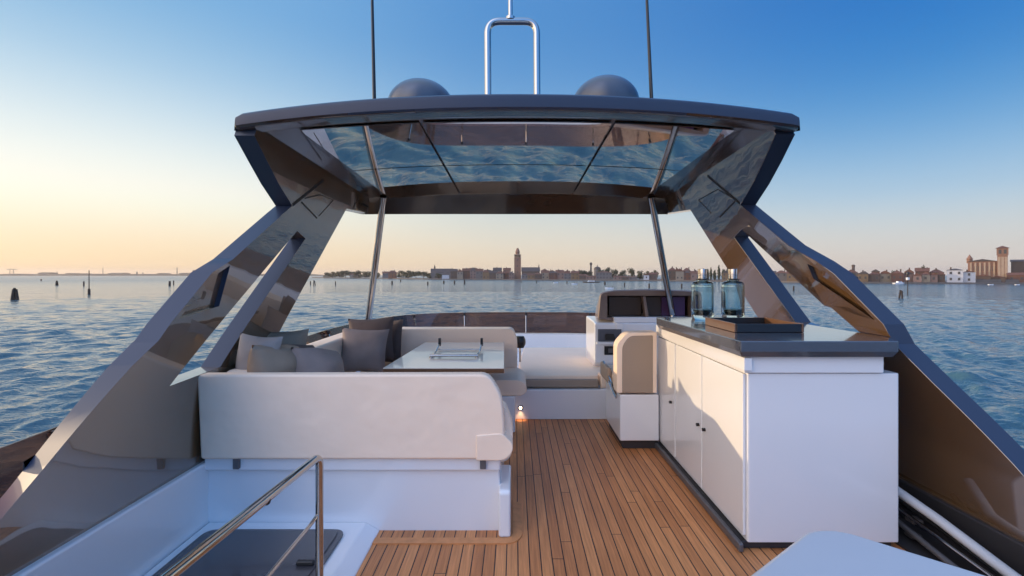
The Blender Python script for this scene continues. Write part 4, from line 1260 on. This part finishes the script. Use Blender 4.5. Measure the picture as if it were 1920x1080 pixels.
for i, (a, b, yt, d, c_) in enumerate([(1086, 1100, 514, 3, 'brown'), (1099, 1118, 517, 2, 'pink'), (1150, 1166, 517, 2, 'pink'), (1165, 1180, 518, 2, 'brown'), (1179, 1194, 518, 3, 'grey'), (1207, 1217, 513, 3, 'white'), (1216, 1232, 511, 6, 'brown')]):
    house(a, b, yt, d, c_, 'terracotta', f'low {c_} house at the water in front of the bushy trees, {ORD[i]} from the left')
spec = [(1240, 1254, 506, 8), (1253, 1268, 501, 12), (1267, 1282, 503, 6), (1281, 1296, 507, 9), (1295, 1312, 508, 5), (1311, 1326, 509, 8), (1354, 1370, 507, 8), (1369, 1384, 508, 6), (1383, 1400, 506, 9), (1399, 1416, 508, 6), (1415, 1434, 506, 8)]
for i, (a, b, yt, d) in enumerate(spec):
    c_ = wl[(i * 5 + 2) % 6]; rr = 'terracotta' if i % 3 else 'dark'
    house(a, b, yt, d, c_, rr, f'{c_} house with {rr} roof, {ORD[i]} house right of the starboard steel post', hip=i % 2)
for i, (px, yt, w) in enumerate([(1327, 504, 7), (1333, 501, 6), (1340, 506, 8), (1348, 496.5, 7), (1356, 504, 8), (1364, 502, 9)]):
    tree(px, yt, w, 12, f'tall narrow dark cypress, {ORD[i]} from the left above the glass jars', 'tall', 'cypresses on the far shore')
# right-hand shore
spec = [(1434, 1455, 508, 6), (1454, 1476, 507, 9), (1475, 1498, 508, 5), (1497, 1520, 509, 8), (1519, 1542, 507, 6), (1541, 1566, 507, 9), (1565, 1586, 506, 12), (1585, 1608, 505, 18), (1607, 1628, 509, 8), (1627, 1650, 510, 12), (1649, 1672, 508, 16), (1671, 1694, 507, 10), (1693, 1712, 509, 14)]
for i, (a, b, yt, d) in enumerate(spec):
    c_ = wl[(i * 5 + 4) % 6]; rr = 'terracotta' if i % 4 else 'dark'
    house(a, b, yt, d, c_, rr, f'{c_} house with {rr} roof, {ORD[len(spec) - 1 - i]} house left of the pink waterside terrace', hip=i % 2)
for i, (a, b, yt, d, c_) in enumerate([(1712, 1728, 512, 4, 'pink'), (1727, 1744, 510, 5, 'cream'), (1743, 1758, 511, 4, 'pink'), (1757, 1772, 510, 6, 'brown'), (1716, 1742, 502, 24, 'brick red'), (1741, 1770, 505, 26, 'ochre')]):
    w_ = 'of the waterside terrace left of the white house' if i < 4 else 'rising behind the waterside terrace'
    house(a, b, yt, d, c_, 'terracotta', f'{c_} house, {ORD[i] if i < 4 else ORD[i - 4]} from the left {w_}', hip=i % 2)
for i, (px, yt, w) in enumerate([(1597, 510, 14), (1720, 500, 7), (1732, 498.5, 7), (1737, 500, 6), (1676, 507, 10), (1580, 512, 12)]):
    tree(px, yt, w, [5, 30, 30, 31, 22, 6][i], ['dark round tree at the water left of the left white beacon', 'small tree crown over the red brick house, left one', 'small tree crown over the red brick house, middle one', 'small tree crown over the red brick house, right one', 'small dark tree among the roofs left of the right white beacon', 'dark tree beside the starboard arch on the right shore'][i])
tw, D = local_root('lantern_tower', 'short dark domed tower on the roofs of the right shore', 'tower', 1600, 24)
mp = m_per_px(1600, D); bm = bmesh.new(); h1 = height(1600, D, 496); add_lathe(bm, [(0, -.5), (3.0 * mp, -.5), (3.0 * mp, h1 - 4.2 * mp), (3.6 * mp, h1 - 4.1 * mp), (3.4 * mp, h1 - 1.4 * mp), (1.8 * mp, h1 - .3 * mp), (0, h1)], (0, 0, 0), 10); lobj('tower', bm, WALLS['brown'], tw, 40)
house(1775, 1806, 503.5, 2, 'white', 'dark', 'tall bluish white house with dark windows at the water left of the brick church', hip=1, rf=.12, group=None)
house(1805, 1829, 508, 3, 'white', 'terracotta', 'lower white wing of the white house, beside the brick church', rf=.1, group=None)
# brick church with square tower on the right
cc, D = local_root('church', 'big brick church with a square tower on the right shore', 'church', 1850, 26)
mp = m_per_px(1850, D)
h0 = height(1850, D, 490); h1 = height(1850, D, 485.5)
xa, xb = -36 * mp, 20 * mp
bm = bmesh.new(); add_box(bm, xa, xb, 0, 14, -.5, h0); nave = lobj('nave', bm, M['brick'], cc)
bm = bmesh.new(); gable(bm, xa, xb, 0, 14, h0 + .02, h1, .5); lobj('roof', bm, M['darkroof'], cc)
for k in range(6):
    x = xa + 1.0 + k * (xb - xa - 3) / 5
    bm = bmesh.new(); add_box(bm, x, x + .9, -.5, -.003, -.5, h0 - .8); lobj('pilaster', bm, M['stone'], cc)
    if k < 5:
        bm = bmesh.new(); pts_ = [(x + 1.9, h0 - 6.5), (x + 3.3, h0 - 6.5), (x + 3.3, h0 - 3.4), (x + 2.6, h0 - 2.5), (x + 1.9, h0 - 3.4)]
        add_prism(bm, pts_, lambda a, b: (a, -.06, b), lambda a, b: (a, .1, b)); lobj('window', bm, M['win'], cc)
bm = bmesh.new(); add_tube(bm, [(xa + .8, 3, h0 - 1), (xa + .8, 3, h1), (xa + .8, 3, h1 + .1), (xa + .8, 3, height(1816, D, 477))], [1.5, 1.5, 1.8, .05], 8); lobj('turret', bm, M['brick'], cc)
tx = 29 * mp; tw2 = 9.5 * mp; h2 = height(1878, D, 461)
bm = bmesh.new(); add_box(bm, tx - tw2, tx + tw2, -3, -3 + 2 * tw2, -.5, h2 - 6.2); tws = lobj('tower', bm, M['brick'], cc)
for k in range(3):
    x = tx - tw2 + (k + .12) * 2 * tw2 / 3
    bm = bmesh.new(); add_box(bm, x, x + 1.3, -3.18, -3.003, 3, h2 - 7.4); lobj('tower_band', bm, M['stone'], tws)
bm = bmesh.new(); add_box(bm, tx - tw2 - .3, tx + tw2 + .3, -3.3, -3 + 2 * tw2 + .3, h2 - 6.18, h2 - 1.6); bel = lobj('belfry', bm, M['brick'], cc)
for x in (tx - 1.8, tx + .5):
    bm = bmesh.new(); add_box(bm, x, x + 1.3, -3.4, -3.2, h2 - 5.3, h2 - 2.6); lobj('opening', bm, M['win'], bel)
bm = bmesh.new(); v = [bm.verts.new(p) for p in ((tx - tw2 - .9, -3.9, h2 - 1.58), (tx + tw2 + .9, -3.9, h2 - 1.58), (tx + tw2 + .9, -2.1 + 2 * tw2, h2 - 1.58), (tx - tw2 - .9, -2.1 + 2 * tw2, h2 - 1.58), (tx, -3 + tw2, h2))]
for f in ((0, 1, 4), (1, 2, 4), (2, 3, 4), (3, 0, 4), (3, 2, 1, 0)): bm.faces.new([v[i] for i in f])
lobj('tower_roof', bm, M['tile'], cc)
nb, D = local_root('church_hall', 'dark brick hall right of the square church tower, cut by the picture edge', 'building', 1925, 27)
mp = m_per_px(1925, D); h0 = height(1925, D, 490); h1 = height(1925, D, 486)
bm = bmesh.new(); add_box(bm, -30 * mp, 70 * mp, 0, 14, -.5, h0); lobj('wall', bm, WALLS['brown'], nb)
bm = bmesh.new(); gable(bm, -30 * mp, 70 * mp, 0, 14, h0 + .02, h1, .5); lobj('roof', bm, M['darkroof'], nb)
for i, (a, b, yt, d, c_) in enumerate([(1830, 1858, 514, 12, 'brown'), (1857, 1885, 517, 10, 'brown'), (1888, 1925, 511, 12, 'brick red'), (1924, 1965, 513, 12, 'brick red')]):
    house(a, b, yt, d, c_, 'terracotta', f'low {c_} outbuilding below the brick church, {ORD[i]} from the left', wins=i > 1, chim=False)
gw = bmesh.new(); a, b = ground_at(1800, 4), ground_at(2100, 4)
add_prism(gw, [(a.x, a.y), (b.x, b.y), (b.x + .5, b.y + .6), (a.x + .5, a.y + .6)], lambda x, y: (x, y, QZ - .3), lambda x, y: (x, y, QZ + 1.9))
tag(obj('garden_wall', gw, M['quay'], None, 0), 'long grey stone quay wall below the brick church', 'wall')

# flat industrial shore far away on the left
YF = 2550.
bm = bmesh.new()
top, bot = [], []
for k in range(150):
    px = -700 + 1330 * k / 149
    X = (px - CX) / F * YF
    t_ = 514.0 - 1.6 * noise.noise(Vector((px * .02, 0, 0))) - 1.0 * noise.noise(Vector((px * .09, 3, 0)))
    if px > 560: t_ += (px - 560) / 70 * 3
    top.append((X, EYE - (min(t_, 516.6) - CY) / F * YF)); bot.append((X, SEA - 1))
bmf = bmesh.new(); add_prism(bmf, bot + top[::-1], lambda x, z: (x, YF, z), lambda x, z: (x * 1.05, YF + 220, z))
M['farland'] = mat('far_flat_shore', (.07, .06, .045), .9, var=.3, vscale=.01)
tag(obj('far_shore', bmf, M['farland'], None, 0), kind='structure')
def far_thing(name, label, cat, px, group=None):
    o = bpy.data.objects.new(name, None); col.objects.link(o); o.location = ((px - CX) / F * (YF + 40), YF + 40, SEA); o['_sub'] = 1
    return tag(o, label, cat, group)
FP = (YF + 40) / F
for i, (px, yt, w) in enumerate([(107, 509, 1.0), (193, 502, 1.0), (257, 509.5, 2.4), (268, 511, 1.6), (332, 501.5, 1.6), (385, 505, .9), (398, 508, .8)]):
    o = far_thing('chimney', ['short thin chimney right of the harbour crane frame', 'tall thin chimney mid way along the far flat shore', 'stubby grey silo on the far flat shore', 'small tank stack right of the stubby silo', 'tall dark chimney, tallest on the far flat shore', 'thin mast like chimney right of the tallest chimney', 'short thin chimney beside the port arch edge'][i], 'chimney', px, 'chimneys on the far shore')
    hh_ = (517 - yt) * FP
    bm = bmesh.new(); add_tube(bm, [(0, 0, 0), (0, 0, hh_)], [w * FP * .6, w * FP * .45], 10); lobj('stack', bm, M['farland'], o, 40)
for i, (px, w, yt) in enumerate([(80, 18, 510.5), (128, 12, 512), (215, 26, 511.5), (150, 14, 512.5), (345, 20, 511.5), (300, 12, 512)]):
    o = far_thing('factory_shed', ['long low shed beside the harbour crane frame', 'low shed right of the short thin chimney', 'widest long shed on the far flat shore', 'small low shed left of the tall marker pole', 'long shed right of the tallest chimney', 'small shed left of the tallest chimney'][i], 'shed', px, 'sheds on the far shore')
    hh_ = (517 - yt) * FP; ww = w * FP
    bm = bmesh.new(); add_box(bm, -ww / 2, ww / 2, 0, 60, 0, hh_ * .8); lobj('wall', bm, M['farland'], o)
    bm = bmesh.new(); gable(bm, -ww / 2, ww / 2, 0, 60, hh_ * .8 + .02, hh_, 1); lobj('roof', bm, M['farland'], o)
o = far_thing('harbour_crane', 'wide flat topped harbour crane frame on the far shore', 'crane', 22)
bm = bmesh.new()
for x in (-4, 4): add_tube(bm, [(x * FP, 0, 0), (x * FP * .8, 0, 12 * FP)], .45 * FP, 6)
add_tube(bm, [(-9 * FP, 0, 12 * FP), (9 * FP, 0, 12 * FP)], .6 * FP, 6); add_tube(bm, [(-4 * FP, 0, 7 * FP), (4 * FP, 0, 7 * FP)], .4 * FP, 6)
lobj('frame', bm, M['farland'], o)

# piles and markers standing in the lagoon
def on_sea(px, y): 
    Y = (EYE - SEA) * F / (y - CY); return Vector(((px - CX) / F * Y, Y, SEA)), Y / F
def sea_root(name, label, cat, p, group):
    o = bpy.data.objects.new(name, None); col.objects.link(o); o.location = p; o['_sub'] = 1
    return tag(o, label, cat, group)
for px, yb, yt, lb in ((27.5, 562, 540, 'large dark three pile dolphin in the water at the left edge'), (106.5, 535, 526, 'small three pile dolphin left of the tall marker pole'),
                       (1690, 559, 544, 'dark leaning three pile dolphin in the blue water on the right'), (589, 535, 525.5, 'small dolphin seen between the port arch legs and the steel post')):
    p, s = on_sea(px, yb); h = (yb - yt) * s
    o = sea_root('mooring_dolphin', lb, 'mooring piles', p, 'mooring dolphins in the lagoon')
    for k in range(3):
        a = k * 2.1 + .4; r_ = h * .24
        bm = bmesh.new(); add_tube(bm, [(math.cos(a) * r_, math.sin(a) * r_, -1), (math.cos(a) * r_ * .35, math.sin(a) * r_ * .35, h * (.9 + .1 * (k == 1)))], [h * .10, h * .085], 8); lobj('pile', bm, M['pile'], o, 40)
    bm = bmesh.new(); add_lathe(bm, [(h * .17, h * .72), (h * .19, h * .72), (h * .19, h * .77), (h * .17, h * .77), (h * .17, h * .72)], (0, 0, 0), 12); lobj('band', bm, M['rubber'], o)
PL = [(77, 527, 523, 1.2, 'tiny pile in the glare left of the small dolphin'), (157, 536.5, 527.5, 1.6, 'short timber pile just left of the tall marker pole'), (318, 536, 527, 2.6, 'stout dark pile left of the ball topped marker'), (325.5, 534, 526, 1.3, 'thin pale pile beside the stout dark pile'),
      (582, 534, 527, 1.3, 'thin pile beside the small dolphin near the port arch'), (629, 534.5, 527.5, 1.3, 'lone pile below the wooded point'), (735, 533.5, 526.5, 2.0, 'dark pile right of the port steel post'), (751, 529, 524.5, 1.3, 'tiny pile below the olive trees'),
      (802, 534.5, 528, 1.8, 'dark pile left of the grey church spirelet'), (832, 531.5, 526, 2.0, 'dark pile under the low white building'), (852, 532.5, 526, 2.0, 'dark pile, middle one of three left of the bell tower'), (871, 532.5, 524, 2.0, 'tallest dark pile of three left of the bell tower'),
      (977, 530, 526, 1.0, 'tiny pile under the bell tower'), (1006, 531, 526, 1.2, 'thin pile right of the bell tower'), (1063, 532, 527, 1.3, 'thin pile left of the white motorboats'), (1134, 534, 528, 2.2, 'dark pile above the left corner of the helm hood'),
      (1171, 537, 530, 1.6, 'dark pile above the middle of the helm hood'), (1217, 540, 531.5, 2.0, 'dark pile left of the starboard steel post'), (1278, 540, 532, 2.0, 'dark pile left of the glass jars'), (1488, 545, 536, 1.8, 'dark pile in the gap between the starboard arch legs')]
for px, yb, yt, w, lb in PL:
    p, s = on_sea(px, yb); h = (yb - yt) * s; w *= s
    o = sea_root('mooring_pile', lb, 'pile', p, 'single piles in the lagoon')
    bm = bmesh.new(); add_tube(bm, [(0, 0, -1), (.1 * w, 0, h * .97), (.1 * w, 0, h)], [w * .8, w * .7, w * .45], 10); lobj('post', bm, M['pile'], o, 40)
for px, yb, yt, lb, ball in ((167, 552, 507, 'tall thin marker pole with a thick dark foot', 0), (363, 537, 508.5, 'thin marker pole with a round ball on top beside the port arch', 1)):
    p, s = on_sea(px, yb); h = (yb - yt) * s
    o = sea_root('marker_pole', lb, 'marker pole', p, 'marker poles in the lagoon')
    bm = bmesh.new(); add_tube(bm, [(0, 0, -1), (0, 0, h)], [.9 * s, .6 * s], 8); lobj('pole', bm, M['pile'], o, 40)
    bm = bmesh.new(); add_tube(bm, [(0, 0, -1), (0, 0, h * (.22 if not ball else .06)), (0, 0, h * (.24 if not ball else .07))], [2.2 * s, 2.0 * s, 1.0 * s], 10); lobj('foot', bm, M['pile'], o, 40)
    if ball:
        bm = bmesh.new(); add_lathe(bm, [(1.9 * s * math.cos(a), h + 1.9 * s * math.sin(a)) for a in lin(-1.57, 1.57, 10)], (0, 0, 0), 14); lobj('ball', bm, M['pile'], o, 60)
for px, yb, yt, lb in ((1607, 548, 518, 'white beacon lamp on a thin pole beside the starboard arch'), (1702, 553, 510, 'tall white beacon lamp on a pole above the leaning dolphin')):
    p, s = on_sea(px, yb); h = (yb - yt) * s
    o = sea_root('beacon', lb, 'beacon', p, 'white beacons in the lagoon')
    bm = bmesh.new(); add_tube(bm, [(0, 0, -1), (0, 0, h - 16 * s)], .7 * s, 8); lobj('pole', bm, M['pile'], o, 40)
    bm = bmesh.new(); add_lathe(bm, [(0, h - 16 * s), (2.6 * s, h - 15 * s), (3.0 * s, h - 10.5 * s), (.8 * s, h - 10 * s), (0, h - 10 * s)], (0, 0, 0), 12); lobj('lamp_body', bm, M['white'], o, 40)
    bm = bmesh.new(); add_lathe(bm, [(.8 * s, h - 10 * s), (.8 * s, h - 6.5 * s), (2.3 * s, h - 4.5 * s), (2.0 * s, h - 1.5 * s), (0, h)], (0, 0, 0), 12); lobj('top_mark', bm, M['black'], o, 40)

# boats
def boat(px, yb, L, label, cabin=True, rot=0, hullm='white', person=False, name='motorboat', cat='boat', hh=1.0):
    p, s = on_sea(px, yb); l = L * s
    o = sea_root(name, label, cat, p, 'small boats on the lagoon'); o.rotation_euler.z = R(rot)
    b = l * .15
    bm = bmesh.new()
    add_prism(bm, [(-l / 2, -b), (l * .25, -b), (l / 2, 0), (l * .25, b), (-l / 2, b)], lambda x, y: (x * .92, y * .8, -.3), lambda x, y: (x, y, l * .07 * hh + .25 + .3 * max(0, x / l)))
    lobj('hull', bm, M[hullm] if hullm in M else WALLS[hullm], o)
    t = l * .07 * hh + .28
    if cabin:
        bm = bmesh.new(); add_prism(bm, [(-l * .2, t), (l * .22, t), (l * .12, t + l * .13 * hh), (-l * .18, t + l * .13 * hh)], lambda x, z: (x, -b * .7, z), lambda x, z: (x, b * .7, z)); lobj('cabin', bm, M['white'], o)
        bm = bmesh.new(); add_prism(bm, [(-l * .14, t + l * .05 * hh), (l * .15, t + l * .05 * hh), (l * .10, t + l * .10 * hh), (-l * .14, t + l * .10 * hh)], lambda x, z: (x, -b * .72, z), lambda x, z: (x, b * .72, z)); lobj('cabin_window', bm, M['win'], o)
    else:
        bm = bmesh.new(); add_box(bm, -l * .48, -l * .40, -b * .3, b * .3, t - .1, t + l * .13); lobj('outboard_motor', bm, M['black'], o)
        bm = bmesh.new(); add_box(bm, -l * .05, l * .05, -b * .4, b * .4, t - .05, t + l * .12); lobj('console', bm, M['black'], o)
    return o
boat(1042, 530.5, 9, 'small white motorboat right of the bell tower, farther one', False, 15)
boat(1077, 533, 12, 'small white speedboat with a wake left of the helm hood', False, 200)
boat(1142, 541.5, 16, 'white open boat close above the left corner of the helm hood', False, 190)
boat(1108, 530, 32, 'long low passenger ferry moored at the far quay', True, 180, 'brown', name='ferry', cat='ferry', hh=.55)
boat(1484, 529.5, 17, 'white cabin boat in the gap between the starboard arch legs', True, 10)
boat(1686, 532.5, 22, 'white cabin cruiser at the right shore below the pink terrace', True, 5)
boat(1858, 534.5, 10, 'tiny white boat moored below the square church tower', False, 0)
boat(1908, 534.5, 9, 'tiny white boat moored at the quay, nearest the right picture edge', False, 0)

hz = bpy.data.materials.new('evening_haze'); hz.use_nodes = True
hn = hz.node_tree.nodes; hn.clear()
ho_ = hn.new('ShaderNodeOutputMaterial'); pv = hn.new('ShaderNodeVolumePrincipled')
pv.inputs['Color'].default_value = (.97, .86, .76, 1); pv.inputs['Density'].default_value = .00013; pv.inputs['Anisotropy'].default_value = .2
hz.node_tree.links.new(pv.outputs[0], ho_.inputs['Volume'])
bm = bmesh.new(); add_box(bm, -6100, 6100, -6100, 6100, SEA - 3.5, 58)
tag(obj('haze', bm, hz, None, 0), kind='stuff')


for o in bpy.data.objects:
    for k in ('_base', '_sub'):
        if k in o: del o[k]
